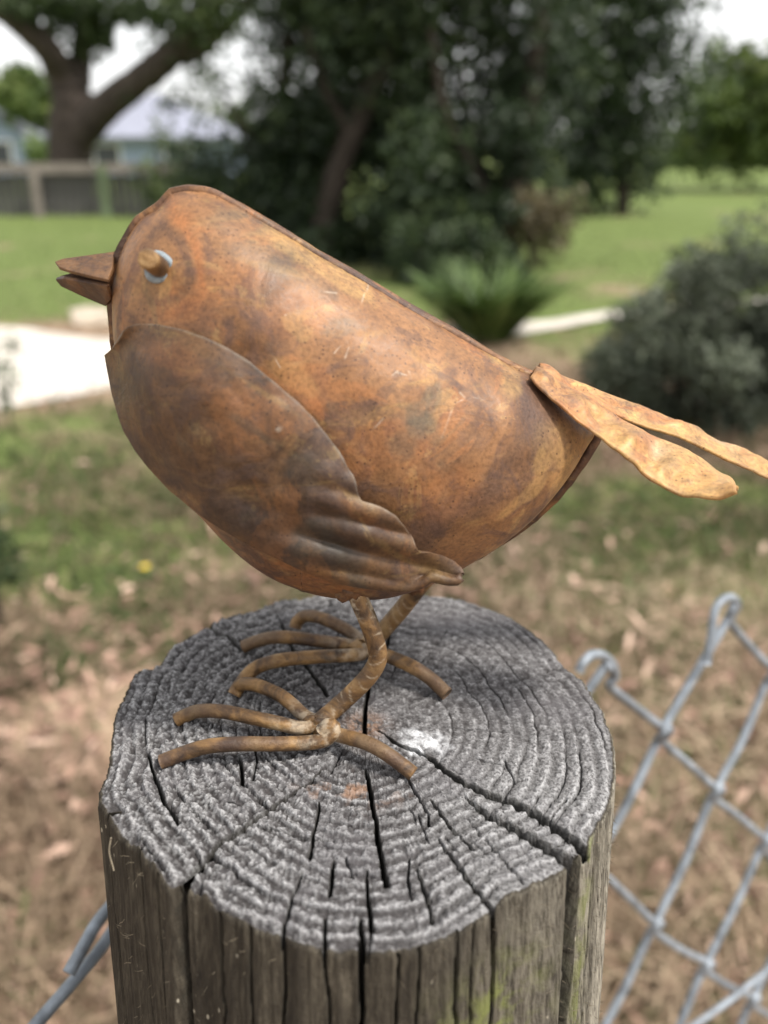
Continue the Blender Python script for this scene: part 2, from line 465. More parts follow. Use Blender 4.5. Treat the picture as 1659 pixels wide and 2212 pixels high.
def ribbon(name, far_px, near_px, z, mat):
    a = resample(smooth_path([on_z(x, y, z) for x, y in far_px], 6), 60)
    b = resample(smooth_path([on_z(x, y, z) for x, y in near_px], 6), 60)
    k = np.linspace(0, 1, 9)
    G = a[:, None] * (1 - k[None, :, None]) + b[:, None] * k[None, :, None]
    wob = .05 * fbm(G[..., 0] * 2, G[..., 1] * 2, seed=8)
    G[..., 1] += wob
    G[:, 1:-1, 2] += .02 * np.sin(k[1:-1] * math.pi)[None, :]
    m = MB(); m.grid(G)
    return tag(m.build(name, mat), kind='structure')
ribbon("gravel_road", [(-700, 690), (-200, 700), (30, 706), (240, 733), (600, 735), (1110, 697), (1330, 670), (1700, 640)],
       [(-700, 1010), (-200, 925), (20, 880), (240, 842), (600, 790), (1110, 728), (1330, 684), (1700, 646)], .028, M_road)
ribbon("sand_patch", [(150, 668), (190, 660), (235, 664)], [(155, 700), (190, 704), (240, 698)], .012, M_sand)

# ------------------------------------------------------------------ the timber post
POST_PX = [(830, 1279), (915, 1284), (1000, 1293), (1060, 1312), (1120, 1341), (1168, 1378), (1212, 1422), (1252, 1462), (1284, 1512), (1310, 1562), (1326, 1612), (1329, 1665),
           (1318, 1720), (1292, 1775), (1262, 1826), (1227, 1851), (1222, 1880), (1150, 1912), (1092, 1930), (1062, 1956), (1022, 1996), (960, 2022), (880, 2044), (785, 2054), (690, 2046), (610, 2028), (520, 1988), (452, 1944),
           (402, 1912), (372, 1925), (300, 1842), (240, 1768), (214, 1738), (226, 1690), (243, 1640), (247, 1590), (256, 1532), (275, 1492), (302, 1448), (344, 1440), (366, 1408), (400, 1382), (432, 1366), (458, 1352), (500, 1330), (548, 1318), (592, 1300), (650, 1292), (705, 1280), (765, 1278)]
LEAN = math.radians(10.5)
AX = np.array([0.0, math.sin(LEAN), math.cos(LEAN)])
pp = np.array([on_z(x, y, H)[:2] for x, y in POST_PX])
pth, pr = np.arctan2(pp[:, 1], pp[:, 0]), np.hypot(pp[:, 0], pp[:, 1])
o_ = np.argsort(pth); pth, pr = pth[o_], pr[o_]
def post_R(th):
    return np.interp(th, np.r_[pth[-1] - 2 * math.pi, pth, pth[0] + 2 * math.pi], np.r_[pr[-1], pr, pr[0]])

CRACKS = [  # pixel polyline, width in px at start and end, depth in mm
 ([(846, 1330), (838, 1385), (820, 1430), (797, 1475), (788, 1542), (787, 1586)], 5, 6, 6),
 ([(788, 1660), (796, 1681), (808, 1754), (820, 1831), (834, 1912)], 4, 6, 6),
 ([(780, 1985), (783, 2060)], 4, 6, 8),
 ([(815, 1578), (867, 1612), (928, 1637), (960, 1665), (1005, 1693), (1049, 1713), (1102, 1732), (1159, 1760), (1215, 1796), (1262, 1830)], 5, 13, 9),
 ([(1005, 1722), (1057, 1762), (1102, 1786), (1142, 1807), (1191, 1837), (1238, 1862)], 6, 17, 18),
 ([(870, 1660), (887, 1693), (924, 1754), (928, 1780)], 3, 3, 3),
 ([(932, 1726), (972, 1782), (997, 1806), (1020, 1830)], 3, 4, 4),
 ([(948, 1811), (989, 1867), (1013, 1904), (1037, 1936), (1064, 1962)], 4, 6, 7),
 ([(1049, 1811), (1090, 1860), (1130, 1905)], 2.5, 3, 3),
 ([(694, 1663), (664, 1694), (630, 1716), (595, 1739), (584, 1751), (549, 1774), (527, 1793), (477, 1827), (439, 1872), (405, 1915)], 3, 9, 7),
 ([(519, 1640), (521, 1663), (523, 1701)], 4, 5, 4),
 ([(318, 1630), (325, 1652), (344, 1705), (359, 1743), (386, 1785)], 3, 5, 4),
 ([(557, 1732), (580, 1750)], 3, 3, 3), ([(553, 1785), (618, 1800), (679, 1812), (720, 1818)], 3, 4, 3),
 ([(690, 1735), (680, 1790), (667, 1853)], 3, 4, 4), ([(721, 1861), (713, 1933)], 4, 5, 5),
 ([(650, 1890), (629, 1941), (615, 2000), (608, 2032)], 3, 5, 6), ([(700, 1985), (702, 2050)], 3, 4, 5),
 ([(793, 1884), (797, 1960), (803, 2005)], 3, 5, 5),
 ([(596, 1325), (632, 1399), (668, 1444), (708, 1504)], 4, 6, 5), ([(445, 1352), (494, 1381), (543, 1417)], 6, 6, 4),
 ([(1226, 1434), (1180, 1450), (1138, 1463), (1085, 1476)], 4, 2, 3),
 ([(900, 1875), (925, 1950), (935, 1990)], 3, 4, 4), ([(885, 1850), (880, 1900), (890, 1945)], 3, 3, 3),
 ([(545, 1590), (556, 1650), (545, 1690)], 3, 3, 3), ([(740, 1625), (715, 1668)], 3, 3, 3),
 ([(470, 1560), (455, 1585)], 3, 3, 3), ([(445, 1755), (490, 1735), (520, 1745)], 3, 3, 2),
 ([(1155, 1795), (1190, 1765), (1225, 1725)], 2.5, 3, 3), ([(1085, 1725), (1110, 1690), (1090, 1640)], 2.5, 2, 2),
 ([(870, 1520), (920, 1500), (965, 1478)], 2.5, 2, 2), ([(1020, 1905), (1100, 1860), (1150, 1830)], 2.5, 2.5, 2.5),
]
SIDE_CRACKS = [((783, 2053), .75, 9), ((1063, 1957), .75, 9), ((1240, 1850), 2.9, 18), ((390, 1922), .85, 9), ((610, 2028), .5, 7), ((702, 2047), .3, 5), ((480, 1962), .3, 4),
               ((902, 2038), .3, 4), ((985, 2008), .25, 4), ((860, 2047), .25, 3), ((232, 1765), .5, 5), ((1285, 1785), .35, 4), ((545, 2000), .2, 3), ((1020, 1998), .4, 5), ((300, 1842), .25, 3), ((340, 1885), .2, 3)]

def build_post():
    NTH, NR = 1260, 270
    th = np.linspace(-math.pi, math.pi, NTH, endpoint=False)
    R = post_R(th)
    R = R + .00035 * fbm(np.cos(th) * 9, np.sin(th) * 9, octv=4, seed=31) + .00012 * fbm(np.cos(th) * 60, np.sin(th) * 60, octv=3, seed=33)
    s = np.linspace(.004, 1, NR)
    TH, S = np.meshgrid(th, s, indexing='ij')
    RR = R[:, None] * S
    X, Y = RR * np.cos(TH), RR * np.sin(TH)
    rough_l = sstep(.015, -.03, X)                          # the left is craggier, the right rear smoother
    front = sstep(.012, -.02, Y)
    wob = .035 * fbm(X * 45, Y * 45, octv=3, seed=3) * S ** .5
    ringc = (S ** .95) * 20.5 + wob * 17
    fr = ringc - np.floor(ringc)
    ring_id = np.floor(ringc)
    amp = (.45 + .55 * _hash(ring_id.astype(np.int64), ring_id.astype(np.int64) * 0, ring_id.astype(np.int64) * 0, 7))
    brk = .78 + .22 * sstep(-.5, .5, fbm(X * 120 + ring_id * 3.1, Y * 120, octv=2, seed=61))
    saw = np.where(fr < .72, fr / .72, (1 - fr) / .28)         # latewood ridge that rises slowly outward and breaks off
    ring = (saw - .5) * amp * brk * sstep(.16, .42, S)
    ca_, sa_ = np.cos(TH), np.sin(TH)
    clump = fbm(X * 900, Y * 900, octv=3, seed=21)
    crag = np.abs(vnoise(X * 1300, Y * 1300, 0, 22)) + .7 * np.abs(vnoise(X * 2300, Y * 2300, 0, 23))
    big = fbm(X * 40, Y * 40, octv=2, seed=24)
    Z = ring * (.00036 + .00050 * front + .00026 * rough_l) + clump * (.00010 + .00014 * rough_l + .00008 * front) \
        + crag * (.00013 + .00028 * rough_l + .00010 * front) + big * .0005 - .00018 * sstep(.1, .6, vnoise(ca_ * 95 + X * 20, sa_ * 95 + Y * 20, RR * 90, 29)) * front
    lump = sstep(.05, .5, vnoise(X * 330, Y * 330, 0, 41)) * rough_l * sstep(.55, .8, S)
    Z = Z + lump * .0006
    gap = sstep(.90, .975, fr) * sstep(.1, .6, vnoise(X * 90 + ring_id * 7.7, Y * 90, 0, 63)) * sstep(.25, .5, S)   # open joints between year rings
    Z = Z - gap * .0018
    relief = np.clip(.38 + ring * 1.6 * (.30 + .70 * np.maximum(front, .55 * rough_l)) + .32 * (crag - .5) + .22 * clump - .5 * gap, 0, 1)
    # cracks opened along their traced lines
    dep = np.zeros_like(Z); dcr = np.zeros_like(Z)
    wx = .00016 * fbm(X * 420, Y * 420, octv=2, seed=51); wy = .00016 * fbm(X * 420, Y * 420, octv=2, seed=52)
    XP, YP = X + wx, Y + wy
    allc = [( [on_z(px, py, H)[:2] for px, py in P], w0, w1, d) for P, w0, w1, d in CRACKS]
    for k in range(48):                                       # short drying checks running out from the pith
        a = rng.uniform(-math.pi, math.pi); r0 = rng.uniform(.28, .9); L = rng.uniform(.05, .15)
        Ra = float(post_R(a))
        da = rng.normal(0, .02)
        P = [np.array([math.cos(a + da * q), math.sin(a + da * q)]) * Ra * (r0 + L * q) for q in (0, .5, 1)]
        allc.append((P, 1.0, 1.8, 1.4))
    for P, w0, w1, d in allc:
        n = len(P) - 1
        P = [np.asarray(p) for p in P]
        lo = np.min(P, 0) - .002; hi = np.max(P, 0) + .002
        m = (XP > lo[0]) & (XP < hi[0]) & (YP > lo[1]) & (YP < hi[1])
        if not m.any(): continue
        x, y = XP[m], YP[m]
        best = np.full(x.shape, 1e9); wid = np.zeros(x.shape)
        for i in range(n):
            a, b = P[i], P[i + 1]; ab = b - a
            t = np.clip(((x - a[0]) * ab[0] + (y - a[1]) * ab[1]) / (ab @ ab), 0, 1)
            dd = np.hypot(x - a[0] - t * ab[0], y - a[1] - t * ab[1])
            u = (i + t) / n
            ww = (w0 + (w1 - w0) * u) * .000085 * .72 * (.35 + .65 * sstep(0, .12, u))
            take = dd < best; best = np.where(take, dd, best); wid = np.where(take, ww, wid)
        c = 1 - sstep(.55, 1.25, best / np.maximum(wid, .00013))
        if d >= 4: dcr[m] = np.maximum(dcr[m], 1 - sstep(1.0, 1.75, best / np.maximum(wid, .00016)))
        lip = np.exp(-(best / (wid + .0009)) ** 2) * .00028
        dep[m] = np.maximum(dep[m], c * d * .001 + lip)
    Z = Z - dep
    top_dirt_shade = np.maximum(sstep(.0012, .004, dep), dcr * .9)  # dirt and inner shade painted together into the open cracks
    side_dirt_shade = 0
    edge = sstep(.965, 1.0, S)
    Z = Z - edge * (.0003 + .0003 * np.abs(fbm(np.cos(TH) * 45, np.sin(TH) * 45, octv=3, seed=71)))
    Z = Z - .0008 * sstep(.88, .97, S) * sstep(.35, .75, vnoise(np.cos(TH) * 7, np.sin(TH) * 7, 0, 73)) * rough_l
    top = np.stack([X, Y, H + Z], -1)
    # the side
    drops = np.r_[.0004, .0009, np.arange(.0016, .075, .0007), np.linspace(.078, .16, 14), np.linspace(.2, H / AX[2] + .06, 12)]
    TH2, D2 = np.meshgrid(th, drops, indexing='ij')
    c2, s2 = np.cos(TH2), np.sin(TH2)
    grain = .00011 * fbm(c2 * 75, s2 * 75, D2 * 22, 4, 81) + .00012 * fbm(c2 * 210, s2 * 210, D2 * 35, 3, 83)
    flute = .0005 * fbm(c2 * 5, s2 * 5, D2 * 3, 2, 85)
    Rs = R[:, None] + .0003 + grain + flute * sstep(0, .03, D2)
    for (px, py), w, d in SIDE_CRACKS:
        q = on_z(px, py, H); a0 = math.atan2(q[1], q[0])
        a = a0 + .010 * fbm(D2 * 60, a0 * 9 + 0 * D2, 0, 3, 91) + .004 * fbm(D2 * 300, a0 * 5 + 0 * D2, 0, 2, 92)
        dd = np.abs((TH2 - a + math.pi) % (2 * math.pi) - math.pi) * R[:, None]
        ww = w * .001 * .5 * (.75 + .35 * fbm(D2 * 45, a0 * 3 + 0 * D2, 0, 2, 93))
        side_dirt_shade = np.maximum(side_dirt_shade, (1 - sstep(1.0, 1.7, dd / np.maximum(ww, .00018))) * min(1, .4 + d / 14))  # slot walls darkened: moss plus painted shade
        Rs = Rs - (1 - sstep(.6, 1.2, dd / np.maximum(ww, .00016))) * d * .001 - np.exp(-(dd / (ww + .0004)) ** 2) * .00012
    ztop = H + Z[:, -1][:, None]
    side = np.stack([Rs * c2 - 0 * D2, Rs * s2 - AX[1] * D2, H - AX[2] * D2], -1)
    side[:, :3, 2] = np.minimum(side[:, :3, 2], ztop - np.array([.0002, .0006, .0011])[None, :])
    G = np.concatenate([top, side], 1)
    nu, nv = G.shape[:2]
    idx = np.arange(nu * nv).reshape(nu, nv); idx2 = np.roll(idx, -1, 0)
    F = np.stack([idx[:, :-1], idx[:, 1:], idx2[:, 1:], idx2[:, :-1]], -1).reshape(-1, 4)[:, ::-1]
    base = np.array([0, -math.tan(LEAN) * H, 0])
    o = mesh_obj("fence_post", G.reshape(-1, 3), np.ascontiguousarray(F), M_post, origin=base)
    z0 = np.zeros_like(TH2)
    ca = lambda a, b: np.concatenate([a, b], 1).ravel()
    set_attr(o, "side", ca(sstep(.992, 1.0, S), z0 + 1))
    set_attr(o, "relief", ca(np.clip(relief, 0, 1) * (1 - .5 * np.clip(dep * 800, 0, 1)), z0 + .5))
    q = on_z(785, 1572, H); br = np.exp(-(((X - q[0]) / .0032) ** 2 + ((Y - q[1]) / .0034) ** 2))
    br2 = .7 * np.exp(-(((X - on_z(760, 1710, H)[0]) / .007) ** 2 + ((Y - on_z(760, 1710, H)[1]) / .003) ** 2)) * sstep(.1, .5, vnoise(X * 500, Y * 500, 0, 97))
    set_attr(o, "crack_dirt_shade", ca(top_dirt_shade, side_dirt_shade))
    wq = on_z(912, 1612, H)
    wh = sstep(1.35, .35, np.hypot((X - wq[0]) / .0036, (Y - wq[1]) / .0036) + .55 * fbm(X * 420, Y * 420, octv=3, seed=66))
    set_attr(o, "white", ca(wh, z0))
    set_attr(o, "brown", ca(np.maximum(br, br2), z0))
    lw = .30 * rough_l * sstep(-.1, .5, crag - .6) + .25 * sstep(.0, .03, X) * front
    set_attr(o, "lightwood", ca(np.clip(lw, 0, 1), z0))
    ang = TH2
    bl = np.clip(sstep(-.95, -.35, ang) * (1 - sstep(1.2, 1.9, ang)) + .30 * sstep(-1.45, -.95, ang) * (1 - sstep(1.2, 1.9, ang)), 0, 1)  # bleached wood plus sun-side brightness painted on the right flank
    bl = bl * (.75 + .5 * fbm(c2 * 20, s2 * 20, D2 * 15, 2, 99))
    set_attr(o, "bleached_lit", ca(z0[:, :1] * 0 + np.zeros((NTH, NR)), np.clip(bl, 0, 1)))
    al = np.exp(-((ang + 1.12) / .20) ** 2) * sstep(.004, .02, D2) + .7 * np.exp(-((ang + .66) / .06) ** 2)
    set_attr(o, "algae", ca(np.zeros((NTH, NR)), np.clip(al, 0, 1)))
    tag(o, "weathered grey round timber post with cracked end grain, under the rusty bird", "post")
    return o
post = build_post()

def post_side_pt(px, drop, out=0.0):
    q = on_z(px[0], px[1], H); a = math.atan2(q[1], q[0]); r = float(post_R(a)) + out
    return np.array([r * math.cos(a), r * math.sin(a), H]) - AX * drop

def post_details():
    m = MB()                                                   # fuzz of torn wood fibres on the side
    pts = []
    for k in range(1500):
        a = rng.uniform(-math.pi * .98, .75); w = sstep(-1.3, -.5, a)
        if rng.random() > .35 + .65 * w: continue
        d = rng.uniform(.0003, .07) ** 1.0
        r = float(post_R(a)) + .0003
        p = np.array([r * math.cos(a), r * math.sin(a), H]) - AX * d
        n = np.array([math.cos(a), math.sin(a), 0]); t = np.array([-n[1], n[0], 0])
        L = rng.uniform(.0005, .0018); wdt = .00006
        dirv = n * rng.uniform(.5, 1) + t * rng.normal(0, .5) + np.array([0, 0, rng.normal(-.2, .8)])
        dirv /= np.linalg.norm(dirv)
        mid = p + dirv * L * .55; end = p + dirv * L + np.array([0, 0, rng.normal(0, .3) * L])
        up = np.array([0, 0, 1]) * wdt
        m.add([p - up, p + up, mid + up * .8, mid - up * .8, end], [[0, 1, 2, 3], [3, 2, 4]])
    o = m.build("wood_fibre", M_fibre, post); tag(o, kind='stuff')
    # loose pale fibres
    for P in [[(240, 1810), (236, 1840), (244, 1872), (246, 1880)], [(1260, 2030), (1250, 2036), (1244, 2060)]]:
        yy = -.030 if P[0][0] < 600 else -.022
        mm = MB(); mm.tube(smooth_path([on_y(x, y, yy) for x, y in P], 5), .00013, 5)
        mm.build("loose_fibre", M_fibre, post)
post_details()

def blob(name, centre, rad, mat, seed, nz=.4, freq=5):
    u = np.linspace(0, 2 * math.pi, 48, endpoint=False); v = np.linspace(.02, math.pi - .02, 24)
    U, V = np.meshgrid(u, v, indexing='ij')
    n = np.stack([np.cos(U) * np.sin(V), np.sin(U) * np.sin(V), np.cos(V)], -1)
    rr = 1 + nz * fbm(n[..., 0] * freq, n[..., 1] * freq, n[..., 2] * freq, 4, seed)
    m = MB(); m.grid(np.asarray(centre) + n * rr[..., None] * np.asarray(rad), close_u=True)
    o = m.build(name, mat)
    return o
# ------------------------------------------------------------------ the rusty metal bird
YB = .013
bird = empty("bird_ornament", (0, YB, H))
tag(bird, "small rusty sheet metal bird ornament standing on top of the timber post", "bird ornament")

OUT_PX = [(367, 406), (396, 399), (420, 399), (470, 410), (560, 462), (640, 511), (720, 559), (800, 605), (880, 654), (960, 699), (1040, 744), (1110, 783), (1152, 803), (1190, 826), (1240, 868), (1290, 915), (1297, 940),
          (1275, 985), (1240, 1033), (1195, 1084), (1150, 1126), (1100, 1163), (1050, 1194), (1000, 1222), (930, 1252), (850, 1276), (770, 1283), (700, 1272), (655, 1270), (640, 1261), (598, 1244), (556, 1221), (515, 1189), (479, 1156),
          (447, 1122), (422, 1088), (371, 1031), (320, 970), (280, 900), (255, 820), (243, 740), (238, 690), (237, 620), (245, 570), (262, 522), (290, 474), (312, 455), (335, 440), (350, 424), (360, 412)]
out3 = np.array([on_y(x, y, YB) for x, y in OUT_PX])
cen = on_y(700, 850, YB)
_lp = resample(smooth_path(out3, 5, True), 420, True)
def body_T(x, z):
    return .0225
def _inflate():
    """smooth cushion height over the body's outline (Poisson), so that corners leave no creases"""
    lo, hi = _lp.min(0) - .003, _lp.max(0) + .003
    u = None
    for n in (48, 96, 192, 384):
        gx, gz = np.meshgrid(np.linspace(lo[0], hi[0], n), np.linspace(lo[2], hi[2], n), indexing='ij')
        L = (_lp - cen) * .992 + cen
        ins = np.zeros((n, n), bool)
        for a, b in zip(L, np.roll(L, -1, 0)):
            m = ((a[2] > gz) != (b[2] > gz)) & (gx < (b[0] - a[0]) * (gz - a[2]) / (b[2] - a[2] + 1e-15) + a[0])
            ins ^= m
        if u is None: u = ins * 1.0
        else:
            k = np.linspace(0, u.shape[0] - 1, n); i = np.minimum(k.astype(int), u.shape[0] - 2); f = k - i
            u = u[i] * (1 - f)[:, None] + u[i + 1] * f[:, None]; u = u[:, i] * (1 - f)[None] + u[:, i + 1] * f[None]
        h2 = ((hi[0] - lo[0]) / (n - 1)) * ((hi[2] - lo[2]) / (n - 1)) * 1e4
        for _ in range(900 if n < 384 else 350):
            u[1:-1, 1:-1] = .25 * (u[2:, 1:-1] + u[:-2, 1:-1] + u[1:-1, 2:] + u[1:-1, :-2] + h2)
            u *= ins
    return lo, hi, u / u.max()
_lo, _hi, _U = _inflate()
def body_U(x, z):
    n = _U.shape[0]
    a = np.clip((np.asarray(x) - _lo[0]) / (_hi[0] - _lo[0]) * (n - 1), 0, n - 2.001); b = np.clip((np.asarray(z) - _lo[2]) / (_hi[2] - _lo[2]) * (n - 1), 0, n - 2.001)
    i, j = a.astype(int), b.astype(int); f, g = a - i, b - j
    return (_U[i, j] * (1 - f) + _U[i + 1, j] * f) * (1 - g) + (_U[i, j + 1] * (1 - f) + _U[i + 1, j + 1] * f) * g
def body_y(S, x, z, sgn):
    U = np.clip(body_U(x, z), 0, 1)
    t = .0195 * (.80 * U ** .52 + .20 * (1 - (1 - U) ** 3)) * (1 - np.clip(S, 0, 1) ** 40)
    t = t * (1 + .02 * fbm(x * 60, z * 60, sgn, 2, 5)) + .0004 * fbm(x * 130, z * 130, sgn, 2, 9) * (1 - S ** 6)
    return YB - sgn * (t + .0004)
def body_at(px, py):
    """point of the near shell under a pixel, and S"""
    y = YB - .015
    for _ in range(12):
        p = on_y(px, py, y)
        v = np.array([p[0] - cen[0], p[2] - cen[2]])
        a = math.atan2(v[1], v[0])
        L = np.stack([_lp[:, 0] - cen[0], _lp[:, 2] - cen[2]], 1)
        la = np.arctan2(L[:, 1], L[:, 0])
        k = np.argsort(la)
        rad = np.interp(a, la[k], np.hypot(L[k, 0], L[k, 1]), period=2 * math.pi)
        S = min(1, np.hypot(*v) / (rad * .992))
        y = float(body_y(np.array(S), np.array(p[0]), np.array(p[2]), 1))
    return np.array([p[0], y, p[2]]), S

def mark_attrs(o, V):
    """stains and painted shade with shapes of their own, worked out on the metal's own surface"""
    d = {}
    def at_px(px, py):
        return on_y(px, py, YB - .018)
    x, y, z = V[:, 0], V[:, 1], V[:, 2]
    nearside = (y < YB + .001).astype(float)
    def spot(lst):
        a = np.zeros(len(V))
        for px, py, rx, ry, rot, k in lst:
            c = at_px(px, py); s = .000082
            nx = .45 * fbm(x * 170, z * 170, y * 60, 3, int(px) % 97)
            ca, sa = math.cos(math.radians(rot)), math.sin(math.radians(rot))
            dx, dz = (x - c[0]) / s, (z - c[2]) / s
            u, v = dx * ca + dz * sa, -dx * sa + dz * ca
            r = np.hypot(u / rx, v / ry) + nx
            a = np.maximum(a, k * sstep(1.15, .55, r))
        return a * nearside
    e = at_px(338, 590)
    rr = np.hypot((x - e[0]) / .0039, (z - e[2]) / .0058) + .18 * fbm(x * 260, z * 260, 0, 3, 4)
    ring_o = np.exp(-((rr - 1.25) / .22) ** 2) * sstep(-.6, .2, (x - e[0]) / .004)
    ring_d = np.exp(-((rr - .80) / .22) ** 2)
    d['orange'] = np.maximum(ring_o * nearside, spot([(660, 855, 55, 20, -40, .9), (770, 990, 45, 30, -30, .5), (640, 690, 60, 40, 0, .25), (860, 960, 70, 50, 0, .4), (950, 1060, 90, 70, 0, .35), (500, 610, 60, 30, 0, .25), (330, 640, 22, 26, 0, .35)]))
    d['dark'] = np.maximum(ring_d * nearside * .75, spot([(410, 695, 60, 45, -20, .7), (300, 620, 30, 70, 0, .5), (900, 930, 34, 75, -30, .3), (1120, 1010, 90, 40, 40, .55), (1060, 1080, 110, 40, 35, .6), (1190, 930, 60, 60, 0, .6), (770, 1060, 60, 45, 0, .45), (560, 640, 90, 30, -20, .35), (270, 760, 25, 60, 0, .5), (900, 1130, 90, 40, 25, .4)]))  # the spot below the tail root is the tail's shadow, painted dark
    d['yellow'] = spot([(600, 545, 60, 18, -25, .8), (700, 610, 130, 16, -32, .85), (520, 455, 90, 14, -32, .85), (1110, 815, 40, 25, -30, .95), (1140, 850, 26, 38, -30, .6), (1010, 755, 120, 12, -30, .85), (1205, 1010, 22, 60, -32, .65), (1130, 1100, 16, 80, -50, .55), (335, 638, 12, 24, -20, .9), (640, 820, 20, 60, 55, .35), (870, 680, 120, 12, -32, .75), (560, 590, 110, 10, -15, .4)])
    d['grey'] = spot([(905, 915, 26, 60, -38, .95), (925, 885, 16, 34, -30, .8), (870, 960, 30, 30, 0, .6), (640, 620, 90, 20, -22, .55), (480, 500, 60, 25, -10, .5), (740, 720, 40, 18, 0, .6), (530, 560, 80, 25, -15, .5)])
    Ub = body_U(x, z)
    belly_shade = sstep(.85, .45, Ub) * sstep(at_px(960, 1000)[0], at_px(800, 1000)[0], x) * sstep(at_px(700, 1000)[2], at_px(700, 1080)[2], z)  # wing shade painted along the belly, broken up by grimy patches
    d['dark'] = np.maximum(d['dark'], belly_shade * np.clip(.85 + .9 * fbm(x * 150, z * 150, y * 150, 4, 88), 0, 1.15))
    rea = sstep(.45, .15, Ub) * sstep(at_px(1000, 1000)[0], at_px(1100, 1000)[0], x) * sstep(at_px(700, 930)[2], at_px(700, 1000)[2], z) * nearside
    d['yellow'] = np.maximum(d['yellow'], rea * np.clip(.5 + .9 * fbm(x * 200, z * 200, 0, 4, 89), 0, 1))
    d['dark'] = np.maximum(d['dark'], .8 * rea * np.clip(.2 - 1.2 * fbm(x * 200, z * 200, 0, 4, 89), 0, 1))
    pale = np.zeros(len(V))
    scr = [((955, 948), (982, 893)), ((980, 890), (1005, 882)), ((1000, 868), (1015, 884)), ((860, 815), (880, 822)), ((885, 815), (890, 830)), ((720, 770), (745, 745)), ((565, 735), (605, 795)), ((530, 630), (565, 650)), ((640, 640), (720, 655)), ((770, 690), (800, 640)),
           ((800, 930), (830, 900)), ((480, 690), (500, 680)), ((690, 545), (735, 575)), ((575, 640), (600, 612)), ((740, 790), (752, 760)), ((1030, 880), (1050, 886)), ((845, 820), (860, 812)), ((610, 690), (624, 686))]
    for a, b in scr:
        A, B = at_px(*a), at_px(*b)
        ab = np.array([B[0] - A[0], B[2] - A[2]])
        t = np.clip(((x - A[0]) * ab[0] + (z - A[2]) * ab[1]) / (ab @ ab), 0, 1)
        dd = np.hypot(x - A[0] - t * ab[0], z - A[2] - t * ab[1])
        pale = np.maximum(pale, .60 * sstep(.00015, .00003, dd) * sstep(-.5, .2, vnoise(x * 700, z * 700, 0, 8)))
    d['pale'] = pale * nearside
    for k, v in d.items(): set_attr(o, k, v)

def build_body():
    loop = resample(_lp, 900, True)
    d0 = np.roll(loop, -1, 0) - np.roll(loop, 1, 0); d0 /= np.linalg.norm(d0, axis=1)[:, None]
    n0 = np.stack([d0[:, 2], np.zeros(len(loop)), -d0[:, 0]], 1)
    if np.sum((loop - cen) * n0) < 0: n0 = -n0
    rear = sstep(on_y(930, 1000, YB)[0], on_y(1060, 1000, YB)[0], loop[:, 0]) * sstep(on_y(900, 900, YB)[2], on_y(900, 985, YB)[2], loop[:, 2])
    belly = sstep(on_y(700, 1000, YB)[0], on_y(640, 1000, YB)[0], loop[:, 0]) * sstep(on_y(900, 1060, YB)[2], on_y(900, 1120, YB)[2], loop[:, 2])
    shl = loop - n0 * (.0004 + .0013 * np.maximum(rear, belly * .8))[:, None]
    s = np.concatenate([np.linspace(.01, .8, 150), np.linspace(.8, 1, 71)[1:]])
    G = []
    for sgn in (1, -1):
        ss = s if sgn == 1 else s[::-1][1::5]
        P = cen + ss[None, :, None] * (shl[:, None, :] - cen)
        S = np.broadcast_to(ss[None, :], P.shape[:2])
        P[..., 1] = body_y(S, P[..., 0], P[..., 2], sgn)
        G.append(P)
    G = np.concatenate(G, 1)
    nu, nv = G.shape[:2]
    idx = np.arange(nu * nv).reshape(nu, nv); idx2 = np.roll(idx, -1, 0)
    F = np.stack([idx[:, :-1], idx[:, 1:], idx2[:, 1:], idx2[:, :-1]], -1).reshape(-1, 4)
    caps = np.zeros((0, 4))
    V = G.reshape(-1, 3)
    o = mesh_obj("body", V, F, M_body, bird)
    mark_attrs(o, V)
    # welded rim where the two shells meet: two thin lips with a groove between
    m = MB()
    n = len(loop)
    d = np.roll(loop, -1, 0) - np.roll(loop, 1, 0); d /= np.linalg.norm(d, axis=1)[:, None]
    nrm = np.stack([d[:, 2], np.zeros(n), -d[:, 0]], 1)
    if np.sum((loop - cen) * nrm) < 0: nrm = -nrm
    t = np.arange(n) / n * 40
    for sgn, off in ((-1, -.0010), (1, .0010)):
        w = .00018 * fbm(t * .8, sgn * 5 + 0 * t, 0, 3, 14)
        ins = loop - nrm * .0016; outr = loop + nrm * (-.0001 + w)[:, None]
        ring = []
        for p, yy in ((ins, off * 1.5), (outr, off * 1.35), (outr + nrm * .0001, off * .75), (outr - nrm * .0006, off * .2), (ins, off * .15)):
            q = p.copy(); q[:, 1] = YB + yy + .0002 * fbm(t * 3, yy * 900 + 0 * t, 0, 2, 15); ring.append(q)
        m.grid(np.stack(ring, 1), close_u=True, close_v=True)
    rim = m.build("rim_seam", M_seam, bird)
    return o
M_seam = rust_material('seam_metal', 1.5, -.1, False, 1.5)
build_body()

